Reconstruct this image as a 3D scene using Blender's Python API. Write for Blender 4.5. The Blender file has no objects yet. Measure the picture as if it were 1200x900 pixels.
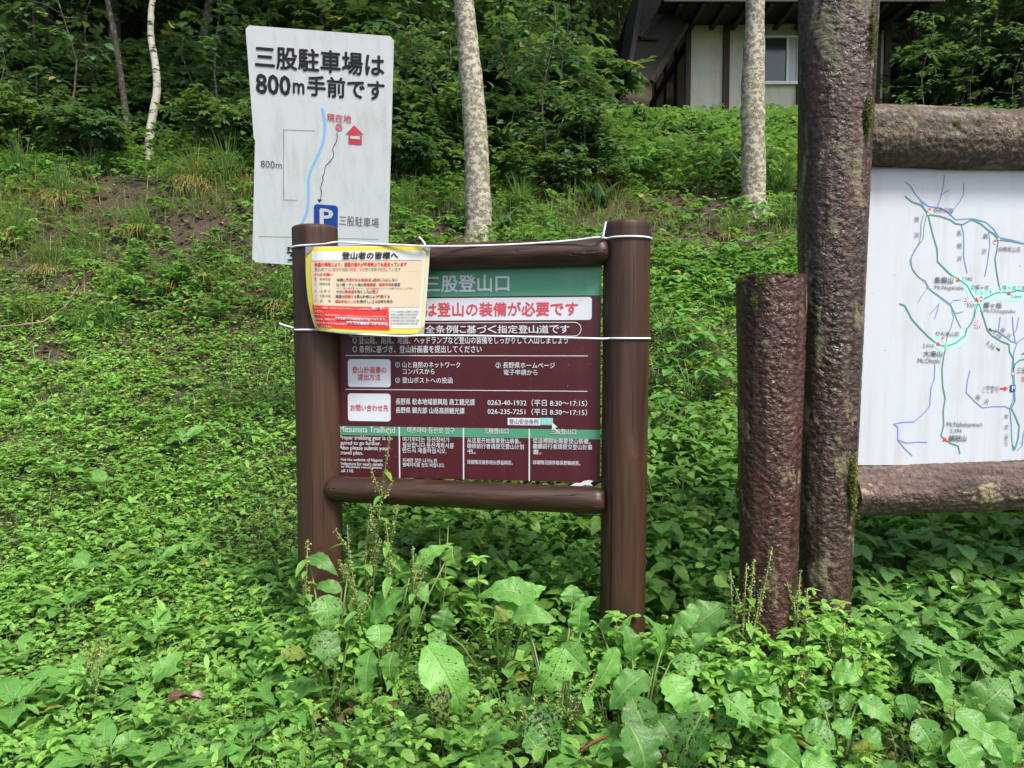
import bpy, math, random
import numpy as np
from mathutils import Vector, Matrix
R = math.radians
random.seed(5); rng = np.random.default_rng(5)
C = bpy.context.scene.collection
sc = bpy.context.scene
# ------------------------------------------------------------------ camera, sky, sun, exposure
F, CX, CY = 890.0, 600.0, 450.0            # focal length and centre, in units of the 1200 x 900 photograph
PITCH, CZ = R(3.0), 1.5
cam_d = bpy.data.cameras.new('camera'); cam = bpy.data.objects.new('camera', cam_d); C.objects.link(cam)
cam.location = (0, 0, CZ); cam.rotation_euler = (R(90) - PITCH, 0, 0)
cam_d.sensor_width = 36; cam_d.lens = 36 * F / 1200; cam_d.clip_end = 500; cam_d.clip_start = 0.05
sc.camera = cam
SUN_AZ, SUN_EL = 143.0, 54.0               # clockwise from +Y: behind the camera, to the right
w = bpy.data.worlds.new('World'); sc.world = w; w.use_nodes = True
nt = w.node_tree; bg = nt.nodes['Background']
sky = nt.nodes.new('ShaderNodeTexSky'); sky.sky_type = 'NISHITA'; sky.sun_disc = False
sky.sun_elevation = R(SUN_EL); sky.sun_rotation = R(SUN_AZ)
sky.air_density = 1.0; sky.dust_density = 3.0
nt.links.new(sky.outputs[0], bg.inputs[0]); bg.inputs[1].default_value = 0.098
sl = bpy.data.lights.new('sun', 'SUN'); so = bpy.data.objects.new('sun', sl); C.objects.link(so)
sl.energy = 1.8; sl.angle = R(14); sl.color = (1.0, 0.95, 0.86)
tosun = Vector((math.sin(R(SUN_AZ)) * math.cos(R(SUN_EL)), math.cos(R(SUN_AZ)) * math.cos(R(SUN_EL)), math.sin(R(SUN_EL))))
so.rotation_euler = tosun.to_track_quat('Z', 'Y').to_euler(); so.location = (4, -6, 12)
sc.view_settings.view_transform = 'Standard'; sc.view_settings.look = 'None'
sc.view_settings.exposure = 1.58; sc.view_settings.gamma = 1; sc.view_settings.use_curve_mapping = False
sc.render.engine = 'CYCLES'
sc.cycles.max_bounces = 6; sc.cycles.diffuse_bounces = 4; sc.cycles.glossy_bounces = 2
sc.cycles.transmission_bounces = 4; sc.cycles.transparent_max_bounces = 4; sc.cycles.use_denoising = True; sc.cycles.denoiser = 'OPENIMAGEDENOISE'; sc.cycles.denoising_input_passes = 'RGB_ALBEDO_NORMAL'; sc.cycles.denoising_prefilter = 'ACCURATE'

# ------------------------------------------------------------------ helpers
cp, sp = math.cos(PITCH), math.sin(PITCH)
def at(px, py, Y):
    "the point at world depth Y seen at pixel px, py of the photograph"
    x, y = (px - CX) / F, (CY - py) / F
    d = np.array([x, cp + y * sp, -sp + y * cp])
    return np.array([0, 0, CZ]) + d * (Y / d[1])
def ray(px, py):
    x, y = (px - CX) / F, (CY - py) / F
    return np.array([x, cp + y * sp, -sp + y * cp])
def proj(p):
    q = np.asarray(p, float) - np.array([0, 0, CZ])
    fw = q[1] * cp - q[2] * sp; up = q[1] * sp + q[2] * cp
    return CX + F * q[0] / fw, CY - F * up / fw
_tab = np.random.default_rng(99).random((64, 64, 64))
def noise3(x, y, z):
    x, y, z = np.broadcast_arrays(np.asarray(x, float), np.asarray(y, float), np.asarray(z, float))
    xi, yi, zi = np.floor(x).astype(int), np.floor(y).astype(int), np.floor(z).astype(int)
    f = [v - i for v, i in ((x, xi), (y, yi), (z, zi))]; f = [t * t * (3 - 2 * t) for t in f]
    r = 0
    for a in (0, 1):
        for b in (0, 1):
            for c in (0, 1):
                r = r + _tab[(xi + a) & 63, (yi + b) & 63, (zi + c) & 63] * (f[0] if a else 1 - f[0]) * (f[1] if b else 1 - f[1]) * (f[2] if c else 1 - f[2])
    return r
def fbm(x, y, z=0.0, o=3):
    r, a, s = 0, 0.5, 1.0
    for i in range(o):
        r = r + a * noise3(x * s + 7.3 * i, y * s + 3.1 * i, z * s + 1.7 * i); a *= .5; s *= 2.1
    return r / (1 - .5 ** o)
PY = [-6, 0, 2, 3, 4, 5, 6, 7, 7.8, 9.5, 12, 18, 24, 40, 90]
PZ = [-1.6, -1.5, -1.46, -1.32, -1.04, -.58, .0, .56, 1.05, 1.95, 3.0, 4.9, 6.6, 15, 60]
def ground(x, y):
    x, y = np.asarray(x, float), np.asarray(y, float)
    z = np.interp(y, PY, PZ) + CZ
    left = 1 / (1 + np.exp((x + .18 * y) * 2.2))                       # steeper bank on the left
    z = z + left * .32 * np.exp(-((y - 8.6) / 1.1) ** 2) - left * .10 * np.exp(-((y - 6.1) / .8) ** 2)
    z = z + (fbm(x * .9, y * .9) - .5) * .22 * np.clip((y - 1) / 6, .15, 1) + (fbm(x * 4, y * 4, 5) - .5) * .06
    return z

class Tree:                                                            # small node-tree helper
    def __init__(s, name):
        s.m = bpy.data.materials.new(name); s.m.use_nodes = True; s.t = s.m.node_tree
        s.b = s.t.nodes['Principled BSDF']; s.out = s.t.nodes['Material Output']
    def n(s, kind, ins=None, **props):
        nd = s.t.nodes.new('ShaderNode' + kind)
        for k, v in props.items(): setattr(nd, k, v)
        for k, v in (ins or {}).items(): s.put(nd.inputs[k], v)
        return nd
    def put(s, sock, v):
        if isinstance(v, bpy.types.NodeSocket): s.t.links.new(v, sock)
        elif isinstance(v, bpy.types.Node): s.t.links.new(v.outputs[0], sock)
        else: sock.default_value = v
    def math(s, op, a, b=0.0, clamp=False):
        nd = s.n('Math', {0: a, 1: b}, operation=op); nd.use_clamp = clamp; return nd.outputs[0]
    def mix(s, f, a, b, blend='MIX'):
        nd = s.n('Mix', data_type='RGBA', blend_type=blend)
        s.put(nd.inputs[0], f); s.put(nd.inputs[6], a); s.put(nd.inputs[7], b); return nd.outputs[2]
    def ramp(s, v, lo, hi):
        nd = s.n('MapRange', {0: v, 1: lo, 2: hi}); nd.interpolation_type = 'SMOOTHSTEP'; return nd.outputs[0]
    def coord(s, scale=(1, 1, 1)):
        tc = s.n('TexCoord'); mp = s.n('Mapping', {0: tc.outputs['Object'], 3: scale}); return mp.outputs[0]
    def noise(s, vec, scale, detail=4, rough=.55, dist=0):
        return s.n('TexNoise', {'Vector': vec, 'Scale': scale, 'Detail': detail, 'Roughness': rough, 'Distortion': dist}).outputs[0]
    def bump(s, h, strength, dist):
        nd = s.n('Bump', {'Strength': strength, 'Distance': dist, 'Height': h}); s.put(s.b.inputs['Normal'], nd.outputs[0]); return nd
def c4(c): return (c[0], c[1], c[2], 1)
_plain = {}
def plain(name, col, rough=.5, spec=.4, metal=0):
    if name in _plain: return _plain[name]
    t = Tree(name); t.b.inputs['Base Color'].default_value = c4(col); t.b.inputs['Roughness'].default_value = rough
    t.b.inputs['Specular IOR Level'].default_value = spec; t.b.inputs['Metallic'].default_value = metal
    _plain[name] = t.m; return t.m

wl = {}
def root(name, loc, label, cat, group=None):
    o = bpy.data.objects.new(name, None); C.objects.link(o); o.location = [float(v) for v in loc]; o.empty_display_size = .1
    wl[o.name] = np.array(loc, float); o['label'] = label; o['category'] = cat
    if group: o['group'] = group
    return o
def tag(o, label, cat, group=None):
    o['label'] = label; o['category'] = cat
    if group: o['group'] = group
    return o
def origin_of(o): return wl.get(o.name, np.zeros(3))
def link(name, me, parent=None):
    o = bpy.data.objects.new(name, me); C.objects.link(o)
    if parent is not None: o.parent = parent; wl[o.name] = origin_of(parent)
    return o
class MB:
    "collects polygons in world coordinates, then links them as one mesh object"
    def __init__(s): s.v, s.f, s.m, s.mats = [], [], [], []
    def mi(s, m):
        if m not in s.mats: s.mats.append(m)
        return s.mats.index(m)
    def add(s, vs, fs, m):
        b = len(s.v); s.v += [tuple(map(float, p)) for p in vs]; k = s.mi(m)
        for f in fs: s.f.append([b + i for i in f]); s.m.append(k)
    def box(s, p0, p1, m, fr=None, bev=0):
        (x0, y0, z0), (x1, y1, z1) = p0, p1
        vs = np.array([(x, y, z) for z in (z0, z1) for y in (y0, y1) for x in (x0, x1)], float)
        if fr is not None: O, U, V, W = fr; vs = O + vs[:, :1] * U + vs[:, 1:2] * V + vs[:, 2:] * W
        s.add(vs, [(0, 2, 3, 1), (4, 5, 7, 6), (0, 1, 5, 4), (1, 3, 7, 5), (3, 2, 6, 7), (2, 0, 4, 6)], m)
    def tube(s, pts, r, m, n=8, cap=True):
        pts = [np.array(p, float) for p in pts]; k = len(pts); rs = r if hasattr(r, '__len__') else [r] * k
        vs = []; up = None
        for i, p in enumerate(pts):
            t = pts[min(i + 1, k - 1)] - pts[max(i - 1, 0)]; t /= np.linalg.norm(t) + 1e-9
            if up is None: up = np.array([0, 0, 1.]) if abs(t[2]) < .9 else np.array([1., 0, 0])
            a = np.cross(t, up); a /= np.linalg.norm(a) + 1e-9; b = np.cross(a, t); up = b
            for j in range(n):
                an = 2 * math.pi * j / n; vs.append(p + rs[i] * (math.cos(an) * a + math.sin(an) * b))
        fs = [(i * n + j, i * n + (j + 1) % n, (i + 1) * n + (j + 1) % n, (i + 1) * n + j) for i in range(k - 1) for j in range(n)]
        if cap: fs += [tuple(range(n))[::-1], tuple(range((k - 1) * n, k * n))]
        s.add(vs, fs, m)
    def build(s, name, parent=None, smooth=False, off=None):
        me = bpy.data.meshes.new(name); o0 = origin_of(parent) if parent is not None else np.zeros(3)
        if off is not None: o0 = np.asarray(off)
        me.from_pydata([(v[0] - o0[0], v[1] - o0[1], v[2] - o0[2]) for v in s.v], [], s.f)
        for m in s.mats: me.materials.append(m)
        me.polygons.foreach_set('material_index', s.m)
        if smooth: me.polygons.foreach_set('use_smooth', [True] * len(s.f))
        me.update(); o = link(name, me, parent)
        if off is not None: o.location = [float(q) for q in off]; wl[o.name] = np.asarray(off, float)
        return o
def roundlog(P0, P1, r0, r1, m, name, parent, nu=72, nv=160, amp=0.0, fa=40, fz=60, dome=0.0, ends=None, grain=0.0, seed=0, cap_m=None):
    "a log from P0 to P1 with an uneven surface; dome rounds its ends off"
    P0, P1 = np.array(P0, float), np.array(P1, float); L = np.linalg.norm(P1 - P0); t = (P1 - P0) / L
    a = np.cross(t, [0, 0, 1.]) if abs(t[2]) < .9 else np.cross(t, [0, 1., 0]); a /= np.linalg.norm(a); b = np.cross(a, t)
    ss = np.linspace(0, 1, nv)
    if dome:
        e = np.array([0, .06, .15, .3, .5, .75, 1]) * dome / L
        ss = np.concatenate([e, np.linspace(dome / L, 1 - dome / L, nv)[1:-1], 1 - e[::-1]])
    th = np.linspace(0, 2 * math.pi, nu, endpoint=False); S, T = np.meshgrid(ss, th, indexing='ij')
    rad = r0 + (r1 - r0) * S
    if dome:
        q = np.clip(np.minimum(S, 1 - S) * L / dome, 0, 1); rad = rad * (.55 + .45 * np.sqrt(np.clip(1 - (1 - q) ** 2, 0, 1)))
    X, Y, Z = np.cos(T), np.sin(T), S * L
    if amp:
        d = 1 - np.abs(2 * fbm(X * fa * r0 + seed, Y * fa * r0, Z * fz, 3) - 1) * 2
        rad = rad + amp * (d - .4) + amp * 1.2 * (fbm(X * 2 + seed, Y * 2, Z * 5, 2) - .5)
    if grain: rad = rad + grain * (fbm(X * 2.2 + seed, Y * 2.2, Z * 1.5, 2) - .5)
    V = P0 + Z[..., None] * t + (rad * X)[..., None] * a + (rad * Y)[..., None] * b
    k = len(ss); mb = MB()
    idx = lambda i, j: i * nu + j % nu
    fs = [(idx(i, j), idx(i + 1, j), idx(i + 1, j + 1), idx(i, j + 1)) for i in range(k - 1) for j in range(nu)]
    vs = V.reshape(-1, 3); mb.add(vs, fs, m)
    cm = cap_m or m
    for i, rev in ((0, 0), (k - 1, 1)):
        ring = V[i]; c = ring.mean(0); n = nu
        mid = c + (ring - c) * .5 - t * (.002 * (1 if i else -1)) ; vs = list(ring) + list(mid) + [c]
        f2 = [(j, (j + 1) % n, n + (j + 1) % n, n + j) for j in range(n)] + [(n + j, n + (j + 1) % n, 2 * n) for j in range(n)]
        mb.add(vs, f2 if not rev else [q[::-1] for q in f2], cm)
    return mb.build(name, parent, True)

# ------------------------------------------------------------------ leaves: templates, batches
def T_strip(ts, ws, fold=.25, droop=.2, wav=0):
    V, U, Fs = [], [], []
    for i, (t, h) in enumerate(zip(ts, ws)):
        z = -droop * t * t + .3 * droop * t
        wv = wav * math.sin(t * 17) ; wv2 = wav * math.sin(t * 14 + 2)
        V += [(-h, t, z + fold * h + wv), (0, t, z), (h, t, z + fold * h + wv2)]; U += [(0, t), (.5, t), (1, t)]
        if i: a = 3 * (i - 1); Fs += [(a, a + 1, a + 4, a + 3), (a + 1, a + 2, a + 5, a + 4)]
    return np.array(V, float), np.array(U, float), Fs
def T_join(parts):
    V, U, Fs, b = [], [], [], 0
    for (v, u, f), az, el, s, o in parts:
        ca, sa, ce, se = math.cos(az), math.sin(az), math.cos(el), math.sin(el)
        x, y, z = v[:, 0] * s, (v[:, 1] * ce - v[:, 2] * se) * s, (v[:, 1] * se + v[:, 2] * ce) * s
        V.append(np.stack([x * ca - y * sa + o[0], x * sa + y * ca + o[1], z + o[2]], 1)); U.append(u)
        Fs += [tuple(i + b for i in q) for q in f]; b += len(v)
    return np.concatenate(V), np.concatenate(U), Fs
OV = T_strip([0, .12, .35, .62, .85, 1], [.01, .16, .29, .27, .15, 0], .3, .25)
OV2 = T_strip([0, .12, .35, .62, .85, 1], [.01, .2, .34, .3, .14, 0], .15, .5, .02)
RND = T_strip([0, .15, .45, .75, .93, 1], [.03, .28, .43, .4, .22, 0], .25, .15)
LAN = T_strip([0, .15, .4, .7, 1], [.02, .12, .17, .12, 0], .35, .4)
FAR = T_strip([0, .4, 1], [.03, .3, 0], .25, .3)
tt = np.linspace(0, 1, 15); base_w = .33 * np.sin(np.clip(tt * 1.08 + .05, 0, 1) ** .75 * math.pi) ** .8
TOO = T_strip(tt, [max(0, h * (1.12 if i % 2 else .86)) if i < 14 else 0 for i, h in enumerate(base_w)], .2, .3, .015)
z0 = (0, 0, 0)
TRI = T_join([(RND, R(a), R(e), s, z0) for a, e, s in ((0, 8, 1), (112, 5, .92), (-112, 6, .9))])
LOB = T_join([(TOO, R(a), 0, s, (0, 0, .01 * i)) for i, (a, s) in enumerate(((0, 1), (58, .82), (-58, .82)))])
PAL = T_join([(T_strip([0, .3, .6, .8, 1], [.06, .17, .16, .09, 0], .2, .2), R(a), 0, s, (0, 0, .008 * i)) for i, (a, s) in enumerate(((0, 1), (42, .92), (-42, .92), (88, .7), (-88, .7)))])
MUG = T_join([(T_strip([0, .3, .7, 1], [.05, .12, .1, 0], .2, .2), R(a), 0, s, (0, o, 0)) for a, s, o in ((0, .55, .5), (50, .42, .42), (-50, .42, .42), (60, .5, .15), (-60, .5, .15))])
SPR = T_join([(FAR, R(a), R(e), s, (0, o, 0)) for a, e, s, o in ((0, 0, .5, .55), (55, 8, .5, .4), (-58, 4, .48, .45), (62, -6, .5, .1), (-60, 6, .52, .15))])
def T_blade(bend, n=5):
    V, U, Fs = [], [], []; a = 0; y = z = 0; st = 1 / n
    for i in range(n + 1):
        t = i / n; h = .5 * (1 - t ** 1.6) ** .9 + (.02 if i < n else 0)
        V += [(-h, y, z), (h, y, z)]; U += [(.2, t), (.8, t)]
        y += st * math.cos(R(82) - bend * t); z += st * math.sin(R(82) - bend * t)
        if i: b = 2 * (i - 1); Fs.append((b, b + 1, b + 3, b + 2))
    return np.array(V), np.array(U), Fs
BL = [T_blade(b) for b in (.5, 1.3, 2.3)]
def T_frond():
    ps = [(T_blade(1.0, 8), 0, 0, 1, z0)]
    v = ps[0][0][0].copy(); v[:, 0] *= .016; ps[0] = ((v, ps[0][0][1], ps[0][0][2]), 0, 0, 1, z0)
    for i in range(22):
        t = .12 + .86 * i / 21; k = t * 8; j = int(min(k, 7)); q = k - j
        y, z = [v[2 * j][c] * (1 - q) + v[2 * j + 2][c] * q for c in (1, 2)]
        l = .24 * math.sin(min(1, t * .9 + .25) * math.pi) ** .8 + .015
        for sgn in (1, -1): ps.append((LAN, sgn * R(72 - 22 * t), R(-8), l, (0, y, z)))
    return T_join(ps)
FRD = T_frond()
class Batch:
    def __init__(s): s.V, s.U, s.T, s.L, s.S, s.n = [], [], [], [], [], 0
    def place(s, tm, P, az, el, roll, size, tone):
        "N copies of a template: at P (N,3), pointing along az / el, rolled, scaled by size (N,) or (N,3), tinted by tone (N,4)"
        V, U, Fs = tm; P = np.asarray(P, float); N = len(P)
        if N == 0: return
        az, el, roll = [np.broadcast_to(np.asarray(q, float), (N,)) for q in (az, el, roll)]
        size = np.asarray(size, float); size = np.broadcast_to(size[:, None] if size.ndim == 1 else size, (N, 3))
        v = V[None] * size[:, None, :]
        cr, sr = np.cos(roll)[:, None], np.sin(roll)[:, None]
        x, z = v[..., 0] * cr + v[..., 2] * sr, -v[..., 0] * sr + v[..., 2] * cr; y = v[..., 1]
        ce, se = np.cos(el)[:, None], np.sin(el)[:, None]; y, z = y * ce - z * se, y * se + z * ce
        ca, sa = np.cos(az)[:, None], np.sin(az)[:, None]; x, y = x * ca - y * sa, x * sa + y * ca
        W = np.stack([x, y, z], -1) + P[:, None, :]
        s.raw(W.reshape(-1, 3), np.tile(U, (N, 1)), np.repeat(np.asarray(tone, float), len(V), 0), Fs, N, len(V))
    def raw(s, W, U, T, Fs, N=1, nv=None):
        nv = nv or len(W); lo = np.array([i for f in Fs for i in f]); tot = np.array([len(f) for f in Fs])
        s.V.append(W); s.U.append(U); s.T.append(T)
        s.L.append((np.arange(N)[:, None] * nv + lo[None] + s.n).ravel()); s.S.append(np.tile(tot, N)); s.n += N * nv
    def mesh(s, name, mats, o0=np.zeros(3)):
        V = np.concatenate(s.V) - o0; L = np.concatenate(s.L).astype(np.int32); S = np.concatenate(s.S).astype(np.int32)
        me = bpy.data.meshes.new(name); me.vertices.add(len(V)); me.vertices.foreach_set('co', V.astype(np.float32).ravel())
        me.loops.add(len(L)); me.loops.foreach_set('vertex_index', L)
        me.polygons.add(len(S)); me.polygons.foreach_set('loop_start', np.concatenate([[0], np.cumsum(S)[:-1]]).astype(np.int32)); me.polygons.foreach_set('loop_total', S)
        me.update(calc_edges=True); me.polygons.foreach_set('use_smooth', np.ones(len(S), bool))
        uv = me.uv_layers.new(name='leaf'); uv.data.foreach_set('uv', np.concatenate(s.U)[L].astype(np.float32).ravel())
        ca = me.color_attributes.new('tone', 'FLOAT_COLOR', 'POINT'); ca.data.foreach_set('color', np.concatenate(s.T).astype(np.float32).ravel())
        for m in (mats if isinstance(mats, (list, tuple)) else [mats]): me.materials.append(m)
        me.update(); return me
    def build(s, name, mat, parent=None):
        return link(name, s.mesh(name, mat, origin_of(parent) if parent is not None else np.zeros(3)), parent)
def leaf_mat(name, ca, cb, rough=.42, trans=.3, veins=1.0, dry=(.42, .30, .08), spot=(.035, .018, .02), spec=.4):
    t = Tree(name); at_ = t.n('Attribute', attribute_name='tone'); sep = t.n('SeparateColor', {0: at_.outputs['Color']})
    uv = t.n('UVMap', uv_map='leaf'); su = t.n('SeparateXYZ', {0: uv.outputs[0]})
    col = t.mix(sep.outputs[0], c4(ca), c4(cb))
    br = t.math('MULTIPLY_ADD', sep.outputs[1], .9); t.t.nodes[-1].inputs[2].default_value = .55
    col = t.mix(1.0, col, br, 'MULTIPLY')
    col = t.mix(sep.outputs[2], col, c4(dry))
    across = t.math('ABSOLUTE', t.math('SUBTRACT', su.outputs[0], .5))
    rib = t.ramp(across, .055, .02)
    sv = t.math('SINE', t.math('MULTIPLY', t.math('SUBTRACT', su.outputs[1], t.math('MULTIPLY', across, .45)), 62.0))
    side = t.math('MULTIPLY', t.ramp(sv, .80, 1.0), t.ramp(across, .5, .1))
    vein = t.math('MULTIPLY', t.math('MAXIMUM', rib, t.math('MULTIPLY', side, .45)), .38 * veins)
    col = t.mix(vein, col, (.28, .42, .13, 1))
    vec = t.coord(); n1 = t.noise(vec, 38, 2); col = t.mix(.35, col, t.mix(n1, (.55, .55, .5, 1), (1.4, 1.4, 1.4, 1)), 'MULTIPLY')
    sp1 = t.noise(vec, 85, 3, .6); lev = t.math('SUBTRACT', .70, t.math('MULTIPLY', at_.outputs['Alpha'], .20))
    sp_ = t.math('MULTIPLY', t.ramp(t.math('SUBTRACT', sp1, lev), 0, .035), t.ramp(at_.outputs['Alpha'], .02, .1))
    col = t.mix(sp_, col, c4(spot))
    geo = t.n('NewGeometry'); col = t.mix(t.math('MULTIPLY', geo.outputs['Backfacing'], .4), col, (.16, .24, .12, 1))
    t.put(t.b.inputs['Base Color'], col); t.b.inputs['Roughness'].default_value = rough; t.b.inputs['Specular IOR Level'].default_value = spec
    h = t.math('ADD', t.math('MULTIPLY', vein, -1.0), t.math('MULTIPLY', t.noise(vec, 120, 2), .35)); t.bump(h, .5 + .25 * (veins > .9), .004 + .003 * (veins > .9))
    tr = t.n('BsdfTranslucent', {0: t.mix(1.0, col, (1.4, 1.55, .7, 1), 'MULTIPLY')})
    mx = t.n('MixShader', {0: trans, 1: t.b.outputs[0], 2: tr.outputs[0]}); t.put(t.out.inputs[0], mx.outputs[0]); return t.m
def tone(n, a=(0, 1), g=(.2, .8), dry=0.0, spots=0.0):
    q = np.zeros((n, 4)); q[:, 0] = rng.uniform(*a, n); q[:, 1] = rng.uniform(*g, n)
    q[:, 2] = np.where(rng.random(n) < dry, rng.uniform(.3, .95, n), 0); q[:, 3] = np.where(rng.random(n) < spots, rng.uniform(.3, 1, n), 0)
    return q
U_ = lambda a, b, n: rng.uniform(a, b, n)
# ------------------------------------------------------------------ materials of the built things
def wood(name, axis, ca, cb, rough=.5):
    t = Tree(name); s = [9, 9, 9]; s[axis] = .7; v = t.coord(tuple(s)); s2 = [60, 60, 60]; s2[axis] = 2; v2 = t.coord(tuple(s2))
    n1, n2, n3 = t.noise(v, 1.6, 5, .6, .8), t.noise(v2, 1, 3, .6), t.noise(t.coord(), 4, 4)
    col = t.mix(t.ramp(n1, .3, .72), c4(ca), c4(cb)); col = t.mix(.55, col, t.mix(n2, (.45, .42, .4, 1), (1.5, 1.5, 1.5, 1)), 'MULTIPLY')
    col = t.mix(t.math('MULTIPLY', t.ramp(n3, .58, .8), .45), col, (.17, .10, .065, 1))
    col = t.mix(t.math('MULTIPLY', t.ramp(t.noise(v2, .6, 2), .66, .74), .5), col, (.018, .011, .008, 1))
    s3 = [130, 130, 130]; s3[axis] = 1.3; ck = t.ramp(t.noise(t.coord(tuple(s3)), .55, 2, .5, .3), .655, .70); col = t.mix(t.math('MULTIPLY', ck, .75), col, (.012, .008, .006, 1))
    t.put(t.b.inputs['Base Color'], col); t.put(t.b.inputs['Roughness'], t.math('MULTIPLY_ADD', n1, .25)); t.t.nodes[-1].inputs[2].default_value = rough - .12
    t.b.inputs['Specular IOR Level'].default_value = .33
    t.bump(t.math('SUBTRACT', t.math('ADD', t.math('MULTIPLY', n2, .8), n1), ck), .5, .005); return t.m
def bark(name, ca, cb, lich=(.3, .27, .2), la=.0, rough=.3, axis=2, bs=.55):
    t = Tree(name); s = [1, 1, 1]; s[axis] = 1.12; v = t.coord(tuple(s))
    n1 = t.noise(v, 52, 3, .58, 1.5); n2 = t.noise(v, 9, 4, .6); n3 = t.noise(t.coord(tuple(.55 if i == axis else 1.6 for i in range(3))), 7, 5, .65, .4)
    vo = t.n('TexVoronoi', {'Vector': v, 'Scale': 46.0}, feature='SMOOTH_F1').outputs[0]
    h = t.math('ADD', t.math('MULTIPLY', n1, 1.0), t.math('MULTIPLY', vo, -.9))
    col = t.mix(t.ramp(h, -.35, .45), c4(tuple(q * .38 for q in ca)), c4(ca)); col = t.mix(t.ramp(n2, .4, .68), col, c4(cb))
    sx = [26, 26, 26]; sx[axis] = 1.6; stk = t.noise(t.coord(tuple(sx)), 1, 4, .6, .4); col = t.mix(.8, col, t.mix(t.ramp(stk, .3, .7), (.42, .42, .44, 1), (1.45, 1.4, 1.35, 1)), 'MULTIPLY')
    lm = t.math('MULTIPLY', t.ramp(t.math('ADD', n3, t.math('MULTIPLY', h, .12)), .66 - la * .22, .74 - la * .22), .85)
    col = t.mix(lm, col, c4(lich))
    t.put(t.b.inputs['Base Color'], col)
    t.put(t.b.inputs['Roughness'], t.mix(lm, t.mix(t.ramp(t.math('MULTIPLY', t.math('ADD', n2, stk), .5), .38, .62), (rough - .06,) * 3 + (1,), (rough + .26,) * 3 + (1,)), (.85, .85, .85, 1))); t.b.inputs['Specular IOR Level'].default_value = .4
    t.bump(t.math('ADD', t.math('MULTIPLY', h, 1.0), t.math('MULTIPLY', n2, .8)), bs, .02); return t.m
def board_mat(name, col, dirt=(.4, .4, .36), amt=.25, specks=0.0, rough=.35, streak=(22, 22, 1.2)):
    t = Tree(name); v = t.coord(streak); n1 = t.noise(v, 1, 4, .6); n2 = t.noise(t.coord(), 3, 5, .65)
    f = t.math('MULTIPLY', t.ramp(t.math('MULTIPLY', n1, t.math('ADD', n2, .25)), .32, .62), amt)
    c = t.mix(f, c4(col), c4(dirt)); c = t.mix(t.math('MULTIPLY', t.ramp(t.noise(t.coord(), 55, 2), .72, .78), amt * 1.3), c, c4(tuple(q * .5 for q in dirt)))
    if specks: c = t.mix(t.math('MULTIPLY', t.ramp(t.noise(t.coord(), 260, 2, .5), .735, .76), t.ramp(t.noise(t.coord(), 5, 2), .42, .6)), c, (.6, .5, .5, 1))
    t.put(t.b.inputs['Base Color'], c); t.b.inputs['Roughness'].default_value = rough; t.b.inputs['Specular IOR Level'].default_value = .4; return t.m
# ------------------------------------------------------------------ ground: one sheet
def make_ground():
    xs = np.concatenate([np.linspace(-70, -9, 26)[:-1], np.linspace(-9, 9, 150), np.linspace(9, 70, 26)[1:]])
    ys = np.concatenate([np.linspace(-6, 1.5, 14)[:-1], np.linspace(1.5, 13, 130), np.linspace(13, 26, 40)[1:], np.linspace(26, 90, 30)[1:]])
    X, Y = np.meshgrid(xs, ys); Z = ground(X, Y); n = len(xs)
    t = Tree('forest_soil'); v = t.coord(); n1 = t.noise(v, 2.2, 5, .6); n2 = t.noise(v, 26, 5, .65); n3 = t.noise(v, 90, 3, .6)
    col = t.mix(t.ramp(n2, .35, .7), (.022, .013, .008, 1), (.075, .045, .026, 1)); col = t.mix(t.math('MULTIPLY', t.ramp(n1, .5, .62), .5), col, (.030, .045, .014, 1))
    n4 = t.noise(v, 210, 3, .6); col = t.mix(t.math('MULTIPLY', t.ramp(n3, .58, .68), .7), col, (.15, .095, .052, 1)); col = t.mix(t.math('MULTIPLY', t.ramp(n4, .6, .68), .6), col, (.012, .008, .006, 1))
    t.put(t.b.inputs['Base Color'], col); t.b.inputs['Roughness'].default_value = .8; t.bump(t.math('ADD', n2, t.math('MULTIPLY', n3, .5)), .8, .03)
    mb = MB(); mb.add(np.stack([X, Y, Z], -1).reshape(-1, 3), [(j * n + i, j * n + i + 1, (j + 1) * n + i + 1, (j + 1) * n + i) for j in range(len(ys) - 1) for i in range(n - 1)], t.m)
    o = mb.build('ground', None, True); o['kind'] = 'structure'
make_ground()
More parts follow.
